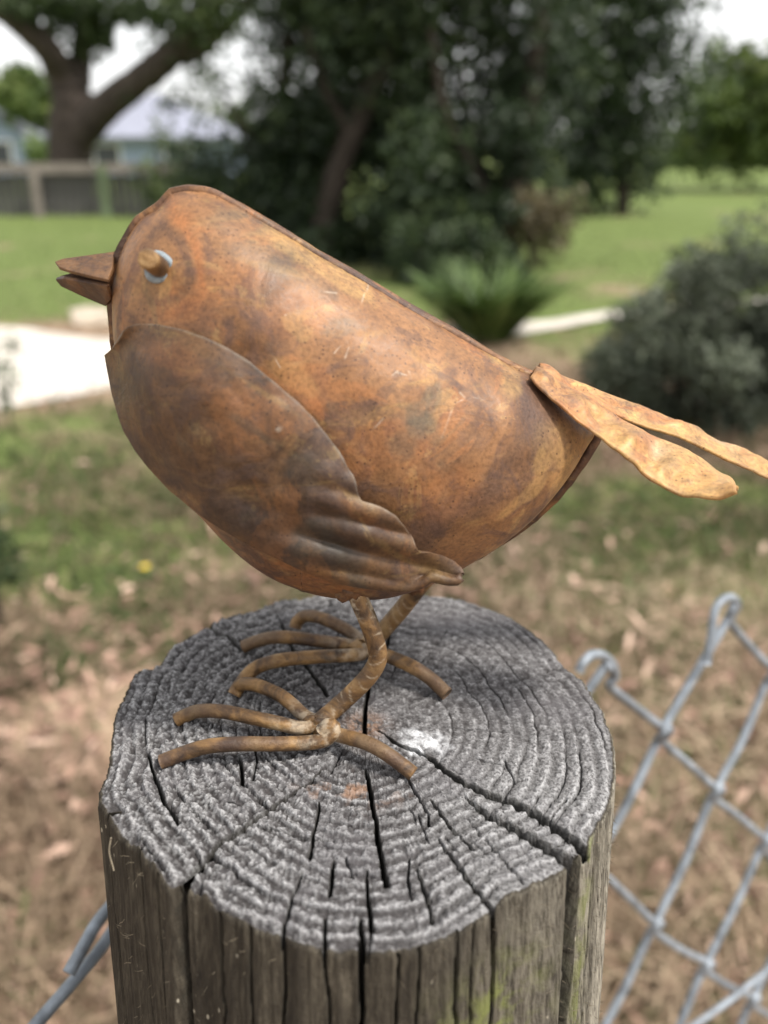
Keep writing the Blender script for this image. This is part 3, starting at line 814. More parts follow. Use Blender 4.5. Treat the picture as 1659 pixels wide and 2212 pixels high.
def build_wing(sgn):
    up = [(234, 762), (240, 742), (254, 722), (276, 707), (300, 702), (350, 705), (400, 716), (450, 735), (495, 758), (540, 785), (590, 825), (640, 870), (675, 908), (700, 940), (728, 976), (750, 1010), (768, 1046), (774, 1072), (777, 1086), (800, 1093), (825, 1102), (850, 1115), (870, 1131), (884, 1152), (893, 1178), (903, 1188), (925, 1191), (950, 1199), (975, 1214), (992, 1230), (999, 1243)]
    lo = [(234, 766), (240, 800), (250, 850), (262, 893), (275, 930), (300, 972), (330, 1010), (372, 1055), (420, 1095), (470, 1130), (520, 1160), (570, 1186), (620, 1210), (670, 1232), (720, 1250), (770, 1261), (820, 1268), (855, 1271), (885, 1272), (905, 1267), (917, 1260), (924, 1251), (935, 1250), (950, 1253), (970, 1257), (988, 1256), (999, 1246)]
    A, ex, ey = np.array([234, 764.]), np.array([.846, .533]), np.array([.533, -.846])
    def uv(L): q = np.array(L, float) - A; return q @ ex, q @ ey
    uu, uvv = uv(up); lu, lv = uv(lo)
    NU, NV = 170, 56
    tt = np.linspace(0, 1, NU); umax = max(uu.max(), lu.max()) - .5
    us = umax * np.sin(tt * math.pi / 2) ** 1.0 if False else umax * (tt ** 1.35 * .5 + .5 * (1 - (1 - tt) ** 1.2))
    vu, vl = np.interp(us, uu, uvv), np.interp(us, lu, lv)
    tv = np.linspace(-1, 1, NV); tv = np.sign(tv) * (1 - (1 - np.abs(tv)) ** 1.5)
    G = np.zeros((NU, NV, 3))
    for i in range(NU):
        for j in range(NV):
            v = vl[i] + (vu[i] - vl[i]) * (tv[j] + 1) / 2
            px, py = A + us[i] * ex + v * ey
            G[i, j] = (px, py, v)
    U = np.broadcast_to(us[:, None], (NU, NV)); V = G[..., 2]
    k = sstep(470, 660, U) * (1 - .8 * sstep(800, 880, U))                                   # feather flutes pressed into the outer third
    W = (G[..., 0] - 646) * .24 - (G[..., 1] - 1122) * .97
    fl = -np.cos(W / 55 * 2 * math.pi)
    env_u = np.interp(us, np.r_[uu[uu < 600], 700, 800, 916], np.r_[uvv[uu < 600], 52, 30, 8])
    tn = np.clip((V - (vl + env_u)[:, None] / 2) / ((env_u - vl)[:, None] / 2 + 1e-6), -1, 1)
    dome = (1 - np.abs(tn) ** 2.4) * sstep(-40, 230, U) * (1 - .55 * sstep(560, 900, U))
    lead = sstep(190, 0, U)
    yb = -.0075 + .0190 * lead ** 1.3 - .0030 * sstep(300, 700, U) + .0035 * sstep(0, -190, V) * (1 - lead)
    yy = yb - dome * .0036 + k * fl * .00052 * (1 - np.abs(tn) ** 8)
    yy = yy + .0003 * fbm(U * .012, V * .012, 0, 3, 44)
    def lay(yy):
        a = (G[..., 0] - CX) / FPX; b = (CY - G[..., 1]) / FPX
        d = np.stack([a, CP + SP * b, -SP + CP * b], -1)
        return CAM + d * ((yy - CAM[1]) / d[..., 1])[..., None]
    P = lay(yy)
    lim = body_y(np.full((NU, NV), .9), P[..., 0], P[..., 2], 1) - .0012
    lim = np.where(body_U(P[..., 0], P[..., 2]) > .004, lim, YB - .003)
    lim = lim - .0016 * sstep(40, 200, U)
    h = np.minimum(lim, yb + .004)
    for _ in range(260):                                      # a springy plate lying over the shell without following its rim
        q = np.pad(h, 1, mode='edge')
        h = np.minimum(lim, .25 * (q[2:, 1:-1] + q[:-2, 1:-1] + q[1:-1, 2:] + q[1:-1, :-2]))
    h = h - .0034 * sstep(-.25, -1, tn) * sstep(180, 420, U)
    yy = h - dome * .0026 + k * fl * .00044 * (1 - np.abs(tn) ** 8) + .0003 * fbm(U * .012, V * .012, 0, 3, 44)
    P = lay(yy)
    if sgn < 0: P[..., 1] = 2 * YB - P[..., 1]
    m = MB(); m.grid(P)
    o = m.build("wing", M_wing, bird)
    solidify(o, .0007, 1.0 if sgn > 0 else -1.0)
    Vw = P.reshape(-1, 3)
    x, z = Vw[:, 0], Vw[:, 2]
    ones = np.zeros(len(Vw))
    bu, bv = U.ravel(), V.ravel()
    nz = .5 * fbm(bu * .012, bv * .012, 0, 3, 71)
    spot = lambda cu, cv, ru, rv, kk: kk * sstep(1.2, .4, np.hypot((bu - cu) / ru, (bv - cv) / rv) + nz)
    A_or = np.maximum.reduce([spot(140, 60, 110, 45, .5), spot(300, 60, 170, 50, .55), spot(330, 0, 140, 50, .35), spot(650, 0, 90, 16, .5)])
    A_dk = np.maximum.reduce([spot(60, -60, 60, 70, .85), spot(430, -130, 200, 60, .8), spot(250, -140, 130, 40, .8), spot(600, -110, 150, 60, .8), spot(600, 40, 60, 26, .55), spot(700, -60, 100, 30, .35), spot(880, 0, 40, 10, .4)])
    A_gr = np.maximum.reduce([spot(400, 30, 150, 10, .6), spot(640, -110, 170, 60, .5), spot(480, 10, 90, 60, .35), spot(730, -130, 90, 20, .6)])
    A_ye = np.maximum.reduce([spot(620, 20, 60, 14, .55), spot(850, -10, 40, 20, .35), spot(760, -30, 110, 9, .4), spot(330, 105, 160, 8, .5)])
    A_pl = np.maximum(spot(398, 60, 6, 5, .8), .40 * sstep(.95, .995, np.abs(np.broadcast_to(tv[None, :], (NU, NV)).ravel())) * (bv > 0) * (bu < 780))
    for nm, a in (('orange', A_or), ('dark', A_dk), ('grey', A_gr), ('yellow', A_ye), ('pale', A_pl)): set_attr(o, nm, np.clip(a, 0, 1))
build_wing(1)
build_wing(-1)

def build_beak():
    def sheet(name, near_px, mat, spread):
        pts = []
        m = MB()
        near = [on_y(x, y, YB - s) for (x, y), s in zip(near_px, spread)]
        far = [np.array([p[0], 2 * YB - p[1], p[2]]) for p in near]
        n = len(near)
        NU, NVv = 14, 6
        m.add(near, [list(range(n))]); m.add(far, [list(range(n))[::-1]])
        o = m.build(name, mat, bird, smooth=False)
        solidify(o, .0006, -1)
        b = o.modifiers.new("soft", 'BEVEL'); b.width = .00015; b.segments = 2
        return o
    sheet("upper_beak", [(121, 571), (135, 567), (248, 551), (246, 585), (236, 611), (200, 603), (152, 591), (130, 584)], M_beak, [.0008, .0002, .0003, .0042, .0072, .0058, .0034, .0018])
    sheet("lower_beak", [(123, 598), (140, 596), (170, 601), (236, 612), (244, 640), (232, 656), (180, 634), (135, 613)], M_beak_low, [.0006, .0022, .0034, .0066, .003, .0004, .0003, .0002])
build_beak()

def build_eye(sgn):
    p, S = body_at(345, 578)
    e = empty("eye", (0, 0, 0)); e.parent = bird
    tip = on_y(319, 559, p[1] - .0075)
    ax = p - tip; ax /= np.linalg.norm(ax)
    def mir(q):
        q = np.asarray(q, float).copy()
        if sgn < 0: q[..., 1] = 2 * YB - q[..., 1]
        return q
    a1 = np.cross(ax, [0, 0, 1]); a1 /= np.linalg.norm(a1); a2 = np.cross(ax, a1)
    prof = [(.0020, .0004), (.0024, -.0003), (.0023, -.0007), (.0018, -.0009), (.0013, -.0008), (.0012, .0006)]
    ang = np.linspace(0, 2 * math.pi, 28, endpoint=False)
    wc = p + ax * .0002
    G = np.array([[wc + ax * h + (a1 * math.cos(t) + a2 * math.sin(t)) * r * (1 + .07 * math.sin(3 * t + 1)) for r, h in prof] for t in ang])
    m = MB(); m.grid(mir(G), close_u=True); w = m.build("washer", M_washer, e)
    m = MB()
    path = [p + ax * .002, p, p - ax * .003, tip + ax * .0005, tip + ax * .0002, tip + ax * .00004, tip, tip - ax * .00004]
    m.tube(mir(np.array(path)), [.00150, .00150, .00150, .00148, .00145, .00135, .0011, .00002], 20)
    g = m.build("peg", M_peg, e)
M_peg = rod_material('peg_metal', .15)
build_eye(1); build_eye(-1)

def build_tail():
    def feather(up_px, lo_px, yu, yl, seed):
        N, K = 80, 22
        Pu = resample(smooth_path([on_y(x, y, a) for (x, y), a in zip(up_px, np.interp(np.linspace(0, 1, len(up_px)), [0, 1], yu))], 8), N)
        Pl = resample(smooth_path([on_y(x, y, a) for (x, y), a in zip(lo_px, np.interp(np.linspace(0, 1, len(lo_px)), [0, 1], yl))], 8), N)
        lw_ = np.linspace(0, 40, N); wv = np.sin(np.linspace(0, 1, N) * math.pi)
        Pl[:, 2] += .00020 * fbm(lw_ * .28, seed + 0 * lw_, 0, 2, 19) * wv * 1.6; Pu[:, 2] += .00016 * fbm(lw_ * .3, seed + 7 + 0 * lw_, 0, 2, 29) * wv * 1.3
        t = np.linspace(0, 1, K)
        G = Pu[:, None] * (1 - t)[None, :, None] + Pl[:, None] * t[None, :, None]
        d1 = np.gradient(G, axis=0); d2 = np.gradient(G, axis=1)
        n = np.cross(d1, d2); n /= np.linalg.norm(n, axis=2)[..., None] + 1e-12
        n *= np.sign(n[..., 2:3] + 1e-9)
        L = np.linspace(0, 1, N)[:, None] * np.ones(K)[None, :]; T = np.ones(N)[:, None] * t[None, :]
        h = (.0010 * fbm(L * 8, T * 2.2, seed, 2, seed) + .0004 * fbm(L * 18, T * 4, seed, 2, seed + 3)) * (.12 + .88 * np.sin(T * math.pi) ** .7) + .0004 * np.sin(T * math.pi) + .0006 * np.abs(vnoise(L * 14 + T * 2, T * 2.5, seed, seed + 7)) * np.sin(T * math.pi)
        G = G + n * h[..., None]
        m = MB(); m.grid(G); o = m.build("tail_feather", M_tail, bird); solidify(o, .0005, 0)
        nz = fbm(L * 7, T * 2.5, seed * 3, 3, 8)
        set_attr(o, 'yellow', np.clip(sstep(.25, .75, L + .4 * nz), 0, 1).ravel() * 1.0)
        set_attr(o, 'pale', (.45 * np.exp(-((L - .62) / .05) ** 2 - ((T - .35) / .2) ** 2)).ravel())
        set_attr(o, 'orange', np.clip(sstep(.0, .5, -nz) * .5, 0, 1).ravel())
        set_attr(o, 'dark', (sstep(.35, .7, nz) * .45 * (1 - L)).ravel()); set_attr(o, 'grey', (sstep(.2, .6, fbm(L * 12, T * 3, 3, 3, 9)) * .4).ravel())
        return o
    feather([(1150, 806), (1180, 815), (1240, 845), (1285, 872), (1330, 905), (1400, 938), (1460, 962), (1510, 992), (1552, 1020), (1578, 1036), (1593, 1058)],
            [(1148, 812), (1165, 836), (1200, 868), (1255, 912), (1300, 945), (1350, 990), (1400, 1030), (1455, 1062), (1510, 1074), (1555, 1077), (1592, 1064)], (.0135, .004), (.008, -.010), 3)
    feather([(1160, 802), (1185, 806), (1240, 826), (1300, 848), (1370, 876), (1450, 910), (1530, 945), (1600, 976), (1680, 1012), (1740, 1042), (1775, 1062)],
            [(1162, 810), (1190, 822), (1240, 850), (1290, 876), (1340, 900), (1400, 921), (1470, 945), (1540, 978), (1610, 1010), (1680, 1040), (1772, 1070)], (.0215, .030), (.0150, .018), 9)
build_tail()

def build_legs():
    zt = H + .0016
    legs = []
    # near leg
    for side in (0, 1):
        leg = empty("leg", (0, 0, 0)); leg.parent = bird
        if side == 0:
            hub = on_z(690, 1560, H + .0035)
            P = [on_y(762, 1240, .004), on_y(772, 1285, .002), on_y(795, 1340, .0008), on_y(812, 1390, .0005), on_y(816, 1424, .0003), on_y(795, 1462, .0000), on_y(745, 1512, -.0003), hub]
            toes = [[(660, 1548, .0030), (610, 1505, .0042), (560, 1482, .0046), (530, 1477, .0040), (515, 1484, .0024), (505, 1501, .0012)],
                    [(655, 1573, .0030), (600, 1562, .0040), (540, 1549, .0046), (480, 1537, .0048), (430, 1536, .0038), (400, 1546, .0022), (380, 1556, .0014)],
                    [(694, 1580, .0044), (712, 1565, .0058), (722, 1576, .0050), (706, 1596, .0036), (670, 1604, .0032), (600, 1607, .0038), (520, 1607, .0045), (450, 1612, .0042), (400, 1626, .0026), (348, 1646, .0012)],
                    [(700, 1578, .0030), (745, 1591, .0036), (790, 1604, .0046), (830, 1625, .0040), (865, 1650, .0024), (893, 1672, .0012)]]
            rr, rt, wl = .0017, .0013, (768, 1272)
        else:
            hub = on_z(786, 1398, H + .0035)
            P = [on_y(890, 1160, .021), on_y(925, 1200, .021), on_y(925, 1240, .0215), on_y(905, 1268, .0222), on_y(860, 1325, .0236), on_y(815, 1375, .025), hub]
            toes = [[(775, 1380, .0030), (740, 1356, .0044), (690, 1334, .0050), (660, 1331, .0042), (643, 1342, .0028), (637, 1358, .0014)],
                    [(768, 1396, .0030), (700, 1386, .0042), (640, 1378, .0050), (590, 1377, .0046), (550, 1387, .0026), (526, 1397, .0014)],
                    [(780, 1413, .0030), (700, 1418, .0040), (630, 1423, .0048), (580, 1432, .0042), (545, 1448, .0030), (520, 1478, .0014), (512, 1490, .0012)],
                    [(800, 1405, .0030), (845, 1420, .0040), (890, 1440, .0046), (930, 1466, .0030), (966, 1500, .0012)]]
            rr, rt, wl = .0018, .0014, (905, 1262)
        m = MB(); path = resample(smooth_path(P, 10), 260)
        m.tube(path, rr, 18); m.tube(path[:30][::3], [rr * 1.1] * 3, 18) if False else None
        shank = m.build("shank", M_leg, leg)
        tt = np.repeat(np.linspace(0, 1, 260), 18)
        aa = np.tile(np.arange(18), 260) / 18.0
        pal = .5 * sstep(.95, 1, tt) + sstep(.28, .16, tt) * .8 + .55 * sstep(.10, .03, np.abs((tt * 13 + .5 * np.sin(aa * 6.283 + tt * 9) + .4 * fbm(tt * 9, aa * 0, 0, 2, 3)) % 1 - .5))
        set_attr(shank, 'pale', np.clip(pal, 0, 1))
        for T in toes:
            m = MB(); path = resample(smooth_path(([hub] if abs(T[0][2] - .003) < 1e-6 else []) + [on_z(x, y, H + h) for x, y, h in T], 8), 60)
            m.tube(path, [rt] * 8, 14)
            o = m.build("toe", M_toe, leg)
            tt = np.repeat(np.linspace(0, 1, 60), 14)
            set_attr(o, 'pale', np.clip(sstep(.40, .12, tt) * (.6 if side == 0 else .4), 0, 1))
        # lump of solder where the toes meet
        u = np.linspace(0, 2 * math.pi, 24, endpoint=False); v = np.linspace(.05, math.pi - .05, 14)
        U, Vv = np.meshgrid(u, v, indexing='ij')
        n = np.stack([np.cos(U) * np.sin(Vv), np.sin(U) * np.sin(Vv), np.cos(Vv)], -1)
        for c, rad, nm in ((hub - (0, 0, .0004), (.0028, .0022, .0019), "solder_lump"),):
            r3 = 1 + .3 * fbm(n[..., 0] * 2, n[..., 1] * 2, n[..., 2] * 2, 3, 5 + side)
            m = MB(); m.grid(c + n * r3[..., None] * np.array(rad), close_u=True); m.build(nm, M_solder2, leg)
        c = on_y(wl[0] - 8, wl[1] - 6, .002 if side == 0 else .0222)
        r3 = 1 + .25 * fbm(n[..., 0] * 2, n[..., 1] * 2, n[..., 2] * 2, 3, 9 + side)
        m = MB(); m.grid(c + n * r3[..., None] * np.array([.0028, .0030, .0028]), close_u=True); m.build("weld_lump", M_seam, leg)
M_solder2 = rod_material('solder_metal', .1)
build_legs()

# ------------------------------------------------------------------ chain-link fence tied behind the post
DZ = .0615
k1, k2 = on_z(1283, 1412, H - DZ), on_z(1560, 1292, H - DZ)
fu = (k2 - k1) / np.linalg.norm(k2 - k1)
fnrm = np.cross(fu, AX); fnrm /= np.linalg.norm(fnrm)
if fnrm[1] > 0: fnrm = -fnrm                                   # towards the viewer
fP = lambda px, py: on_plane(px, py, k1, fnrm)
KNOWN = {(0, 0): (1283, 1412), (2, 0): (1560, 1292), (1, 1): (1432, 1585), (2, 2): (1546, 1713), (3, 3): (1653, 1822), (1, 3): (1415, 2002), (2, 4): (1526, 2088),
         (0, 2): (1290, 1862), (3, 1): (1668, 1458)}
KW = {k: fP(*v) for k, v in KNOWN.items()}
_A = np.array([[1, c, r] for c, r in KW]); _B = np.array([KW[k] for k in KW])
_C = np.linalg.lstsq(_A, _B, rcond=None)[0]
def joint(c, r):
    if (c, r) in KW: return KW[(c, r)]
    return _C[0] + _C[1] * c + _C[2] * r + fu * rng.normal(0, .0012) + AX * rng.normal(0, .0012)
_jc = {}
def J(c, r):
    if (c, r) not in _jc: _jc[(c, r)] = joint(c, r)
    return _jc[(c, r)]
WR = .00170
fence = empty("chain_link_fence", (k1[0], k1[1], 0))
tag(fence, "galvanised chain link wire fence with hooked wire ends, running behind the timber post", "fence")
ROWS = 14
def weave(c):
    """one zigzag wire between lattice columns c and c+1, hooked round its neighbours at every joint"""
    pts = []
    start = 0 if c % 2 == 0 else 1
    rows = range(0, ROWS)
    for r in rows:
        cc = c if (r - c) % 2 == 0 else c + 1
        j = J(cc, r)
        s = 1 if cc == c + 1 else -1                            # which side the hook bulges to
        if r == 0: continue
        prev, nxt = None, None
        if pts: q = (pts[-1] + j) / 2; pts.append(q + fu * rng.normal(-s * .0012, .0010) + AX * rng.normal(.0006, .0008))
        pts.append(j - fu * s * .0030 + AX * .0050 - fnrm * .0002)
        pts.append(j + fu * s * .0012 + AX * .0024 + fnrm * .0016)
        pts.append(j + fu * s * .0015 - AX * .0014 + fnrm * .0002 * s)
        pts.append(j - fu * s * .0012 - AX * .0040 - fnrm * .0015)
    return pts
def kn(px, py, out=0.0): return fP(px, py) + fnrm * out
tops = {0: [kn(1232, 1442, .004), kn(1240, 1424, .004), kn(1262, 1410, .003), kn(1292, 1412, .0015), kn(1318, 1432, .0008), kn(1328, 1462, 0), kn(1322, 1482, -.001), kn(1345, 1505, -.001)],
        1: [kn(1497, 1424, .006), kn(1512, 1365, .005), kn(1525, 1312, .004), kn(1545, 1290, .003), kn(1572, 1290, .0015), kn(1590, 1308, .0005), kn(1592, 1345, 0), kn(1582, 1362, -.001), kn(1562, 1322, -.002), kn(1556, 1330, -.001)]}
for c in range(-3, 9):
    pts = weave(c)
    if c == 0:      # the wire whose looped end shows beside the post
        pts = tops[0] + pts
    elif c == 1:
        pts = [kn(1572, 1300, .003), kn(1564, 1318, .003), kn(1552, 1352, .002)] + pts
    elif c == 2:
        pts = [kn(1497, 1424, .006), kn(1512, 1365, .005), kn(1525, 1312, .004), kn(1545, 1290, .0035), kn(1572, 1288, .002), kn(1590, 1308, .0005), kn(1588, 1340, -.002), kn(1600, 1366, -.002)] + pts
    elif c == -1:
        pts = [kn(1308, 1440, .002), kn(1298, 1436, .002), kn(1285, 1462, .001)] + pts
    else:
        t0 = J(c if c % 2 == 0 else c + 1, 0)
        s = -1 if c % 2 == 0 else 1
        pts = [t0 + fu * s * .006 - AX * .012 + fnrm * .003, t0 + fu * s * .005 + AX * .001 + fnrm * .002, t0 + AX * .004, t0 - fu * s * .003 - AX * .002] + pts
    # drop what would pass through the post itself
    seg, runs = [], []
    for p in pts:
        d = np.hypot(p[0] - AX[1] * 0, (p[1] - (p[2] - H) * math.tan(LEAN)))
        if d < .0535:
            if len(seg) > 2: runs.append(seg)
            seg = []
        else: seg.append(p)
    if len(seg) > 2: runs.append(seg)
    if not runs: continue
    m = MB()
    for q in runs: m.tube(smooth_path(q, 6), WR, 8)
    m.build("mesh_wire", M_wire, fence)
m = MB(); m.tube(smooth_path([kn(1380, 2262, .004), kn(1480, 2203, .004), kn(1570, 2140, .004), kn(1659, 2070, .004), kn(1760, 1990, .004)], 6), WR * .95, 8)
m.build("line_wire", M_wire, fence)
fq = lambda px, py, dy: on_y(px, py, dy)
m = MB(); m.tube(smooth_path([on_y(262, 1930, .022), on_y(212, 1990, .014), on_y(180, 2045, .008), on_y(148, 2103, .003)], 6), WR * .9, 10)
m.build("wire_end", M_wire, fence)
m = MB(); m.tube(smooth_path([on_y(250, 2000, .018), on_y(215, 2052, .012), on_y(150, 2130, .004), on_y(77, 2214, -.004), on_y(20, 2285, -.012)], 6), WR * .9, 10)
m.build("mesh_wire", M_wire, fence)

# ------------------------------------------------------------------ grass, litter
def quads(centres, dirs, sides, length, width, bend=None):
    """bent two-quad leaves/blades as arrays"""
    n = len(centres)
    L, W = length[:, None], width[:, None]
    up = np.cross(dirs, sides); up /= np.linalg.norm(up, axis=1)[:, None] + 1e-9
    b = np.zeros((n, 1)) if bend is None else bend[:, None]
    p0, p1, p2 = centres, centres + dirs * L * .5 + up * b * L * .5, centres + dirs * L + up * b * L * .1
    V = np.stack([p0 - sides * W * .25, p0 + sides * W * .25, p1 + sides * W * .5, p1 - sides * W * .5, p2 + sides * W * .12, p2 - sides * W * .12], 1)
    o = (np.arange(n) * 6)[:, None]
    F = np.concatenate([o + np.array([0, 1, 2, 3]), o + np.array([3, 2, 4, 5])], 0)
    return V.reshape(-1, 3), F
def unit(v): return v / (np.linalg.norm(v, axis=1)[:, None] + 1e-9)
def blades(name, n, place, hmin, hmax, wid, lean, mat, label_kind='stuff'):
    x, y, keep = place(n)
    x, y = x[keep], y[keep]; n = len(x)
    c = np.stack([x, y, np.zeros(n) - .003], 1)
    d = unit(np.stack([rng.normal(0, lean, n), rng.normal(0, lean, n), np.ones(n)], 1))
    s = unit(np.cross(d, rng.normal(0, 1, (n, 3))))
    V, F = quads(c, d, s, rng.uniform(hmin, hmax, n), rng.uniform(wid * .6, wid * 1.3, n), rng.normal(0, .35, n))
    V[:, 2] = np.maximum(V[:, 2], .004)
    o = mesh_obj(name, V, F, mat, smooth=False)
    cl = .5 + .45 * fbm(x * 1.6, y * 1.6, octv=3, seed=77)
    set_attr(o, 'tint', np.repeat(np.clip(cl + rng.normal(0, .16, n), 0, 1), 6))
    return tag(o, kind='stuff')
def in_view(n, d0, d1, bias=1.0):
    t = rng.random(n) ** bias
    d = d0 * (d1 / d0) ** t
    x = rng.uniform(-.62, .62, n) * d * 1.15
    return x, CAM[1] + d
def on_road(x, y):
    # rough test of the gravel strip in world metres
    px = x / ((y - CAM[1]) * CP + CAM[2] * SP) * FPX + CX
    ang = np.arctan2(CAM[2], y - CAM[1]); py = CY + FPX * np.tan(ang - PITCH)
    far = np.interp(px, [-200, 30, 240, 600, 1110, 1330, 1700], [700, 706, 733, 735, 697, 670, 640])
    near = np.interp(px, [-200, 20, 240, 600, 1110, 1330, 1700], [925, 880, 842, 795, 737, 694, 655])
    return (py > far - 3) & (py < near + 3)
def place_green(n):
    x, y = in_view(n, .75, 14, .8)
    g = zone_green(x, y)
    return x, y, (rng.random(n) < np.clip(g * 1.3, .05, 1)) & ~on_road(x, y)
def place_dry(n):
    x, y = in_view(n, .6, 6.5, .9)
    g = zone_green(x, y)
    cl = fbm(x * 1.3, y * 1.3, octv=3, seed=55)
    return x, y, (rng.random(n) > np.clip(g * 1.2, 0, .92)) & (cl > -.35) & ~on_road(x, y)
def place_weed(n):
    x, y = in_view(n, .6, 4.5, .9)
    cl = fbm(x * 1.7 + 3, y * 1.7, octv=3, seed=58)
    return x, y, (cl + .42 * sstep(-.1, .5, x) > .26) & ~on_road(x, y)
blades("lawn_grass", 60000, place_green, .025, .075, .007, .7, M_grass)
blades("dry_grass", 95000, place_dry, .06, .20, .0055, 3.2, M_straw)
blades("weed_patch", 26000, place_weed, .03, .10, .008, .9, M_grass)

def leaf_shape(L, W, curl, n=8):
    t = np.linspace(0, 1, n); w = W * np.sin(t * math.pi) ** .8 * (1 - .25 * t) + .0006
    G = np.stack([np.stack([t * L - L / 2, s * w, curl * L * (t - .5) ** 2 * 2 + abs(s) * w * .35], 1) for s in (-1, 0, 1)], 1)
    return G
leaf_meshes = []
for k in range(6):
    m = MB(); m.grid(leaf_shape(rng.uniform(.05, .09), rng.uniform(.007, .014), rng.uniform(-.25, .45)))
    V = np.vstack(m.v)
    me = bpy.data.meshes.new("fallen_leaf"); me.from_pydata(V.tolist(), [], m.f); me.materials.append(M_litter)
    a = me.attributes.new('tint', 'FLOAT', 'POINT'); a.data.foreach_set("value", np.full(len(V), [.1, .35, .5, .65, .8, 1.0][k], dtype=np.float32))
    leaf_meshes.append(me)
x, y = in_view(160, .72, 2.6, .9)
for k in range(160):
    if zone_green(np.array(x[k]), np.array(y[k])) > .45 and rng.random() < .6: x[k] *= .9; y[k] = CAM[1] + .75 + rng.random() * .9
    kk = int(rng.integers(6))
    o = bpy.data.objects.new("fallen_leaf", leaf_meshes[kk]); col.objects.link(o)
    o.location = (x[k], y[k], .03 + rng.random() * .03)
    o.rotation_euler = (rng.normal(0, .4), rng.normal(0, .4), rng.uniform(0, 6.28))
    s = rng.uniform(.55, 1.05); o.scale = (s, s, s)
    side = "left of the post" if x[k] < -.08 else ("right of the post by the wire fence" if x[k] > .08 else "behind the post")
    tag(o, ["dark reddish", "brown", "pinkish", "light tan", "pale peach", "pale cream"][kk] + " dry gum leaf lying in grass " + side, "leaf", "fallen gum leaves in the dry grass")
def litter():
    n = 5200
    x, y = in_view(n, .7, 6.0, .9)
    keep = (zone_green(x, y) < .55) | (rng.random(n) < .25)
    keep &= ~on_road(x, y)
    x, y = x[keep], y[keep]; n = len(x)
    a = rng.uniform(0, 6.28, n)
    d = unit(np.stack([np.cos(a), np.sin(a), rng.normal(0, .25, n)], 1)); s = unit(np.cross(d, np.stack([rng.normal(0, .3, n), rng.normal(0, .3, n), np.ones(n)], 1)))
    V, F = quads(np.stack([x, y, rng.uniform(.012, .05, n)], 1), d, s, rng.uniform(.025, .075, n), rng.uniform(.009, .020, n), rng.normal(0, .4, n))
    V[:, 2] = np.maximum(V[:, 2], .006)
    o = mesh_obj("leaf_litter", V, F, M_litter, smooth=False)
    set_attr(o, 'tint', np.repeat(np.clip(rng.normal(.5, .3, n), 0, 1), 6)); tag(o, kind='stuff')
litter()

def leaf_cloud(name, clusters, mat, leaf, parent=None, tint=.5, origin=None, droop=0.0):
    """many separate leaf faces round cluster centres: (centre, radius vector, count)"""
    C, T = [], []
    for c, r, n in clusters:
        v = unit(rng.normal(0, 1, (n, 3))) * (rng.random((n, 1)) ** .45)
        C.append(np.asarray(c) + v * np.asarray(r)); T.append(np.full(n, tint + rng.normal(0, .16)) + .12 * v[:, 2])
    C = np.vstack(C); T = np.concatenate(T); n = len(C)
    d = unit(rng.normal(0, 1, (n, 3)) + np.array([0, 0, -droop])); s = unit(np.cross(d, rng.normal(0, 1, (n, 3))))
    V, F = quads(C, d, s, rng.uniform(.7, 1.4, n) * leaf, rng.uniform(.3, .55, n) * leaf, rng.normal(0, .4, n))
    if origin is None and parent is None: V[:, 2] = np.maximum(V[:, 2], .01)
    o = mesh_obj(name, V, F, mat, parent, smooth=False)
    set_attr(o, 'tint', np.repeat(np.clip(T + rng.normal(0, .18, n), 0, 1), 6))
    return o
def px_clusters(lst, dens=1.0):
    out = []
    for px, py, rx, ry, dist, n in lst:
        c = at(px, py, dist); s = dist / CP * 1.0 / FPX * 1.02
        out.append((c, (rx * s, (rx + ry) * .5 * s, ry * s), int(n * dens)))
    return out
def limb(m, P, r, seg=9, rough=.12):
    m.tube(smooth_path(P, 5), r, seg, rough=rough)

# small weeds in the lawn
def tuft(px, py, n, h, spread, mat, name, label, cat, group=None, wid=.008):
    b = on_z(px, py, 0.0)
    e = empty(name, b); tag(e, label, cat, group)
    a = rng.uniform(0, 6.28, n)
    d = unit(np.stack([np.cos(a) * spread, np.sin(a) * spread, np.ones(n)], 1) + rng.normal(0, .15, (n, 3)))
    s = unit(np.cross(d, np.array([0, 0, 1.0])[None] + rng.normal(0, .2, (n, 3))))
    c = b + np.stack([np.cos(a), np.sin(a), np.zeros(n)], 1) * rng.random((n, 1)) * h * .25
    V, F = quads(c, d, s, rng.uniform(.6, 1.15, n) * h, np.full(n, wid), -np.abs(rng.normal(.25, .15, n)))
    V[:, 2] = np.maximum(V[:, 2], .005)
    o = mesh_obj("leaves", V, F, mat, e, smooth=False); set_attr(o, 'tint', np.repeat(np.clip(rng.normal(.45, .30, n), 0, 1), 6)); tag(o, kind='stuff')
    return e, b
tuft(1050, 738, 460, .56, 1.05, M_strap_leaf, "strappy_plant", "bright green strappy leaved clump in front of the dark trees, behind the bird's back", "plant", wid=.035)
e, b = tuft(325, 1262, 60, .05, 1.2, M_grass, "dandelion", "yellow dandelion flower on a low green weed in the lawn", "flower", wid=.014)
fc = on_z(314, 1227, .085)
m = MB()
for k in range(16):
    a = k / 16 * 6.283; r = .014
    m.add([fc, fc + (math.cos(a - .18) * r * .8, math.sin(a - .18) * r * .8, .004), fc + (math.cos(a) * r, math.sin(a) * r, .005), fc + (math.cos(a + .18) * r * .8, math.sin(a + .18) * r * .8, .004)], [[0, 1, 2, 3]])
for k in range(10):
    a = k / 10 * 6.283; r = .008
    q = fc + (0, 0, .004)
    m.add([q, q + (math.cos(a - .25) * r * .8, math.sin(a - .25) * r * .8, .004), q + (math.cos(a) * r, math.sin(a) * r, .006), q + (math.cos(a + .25) * r * .8, math.sin(a + .25) * r * .8, .004)], [[0, 1, 2, 3]])
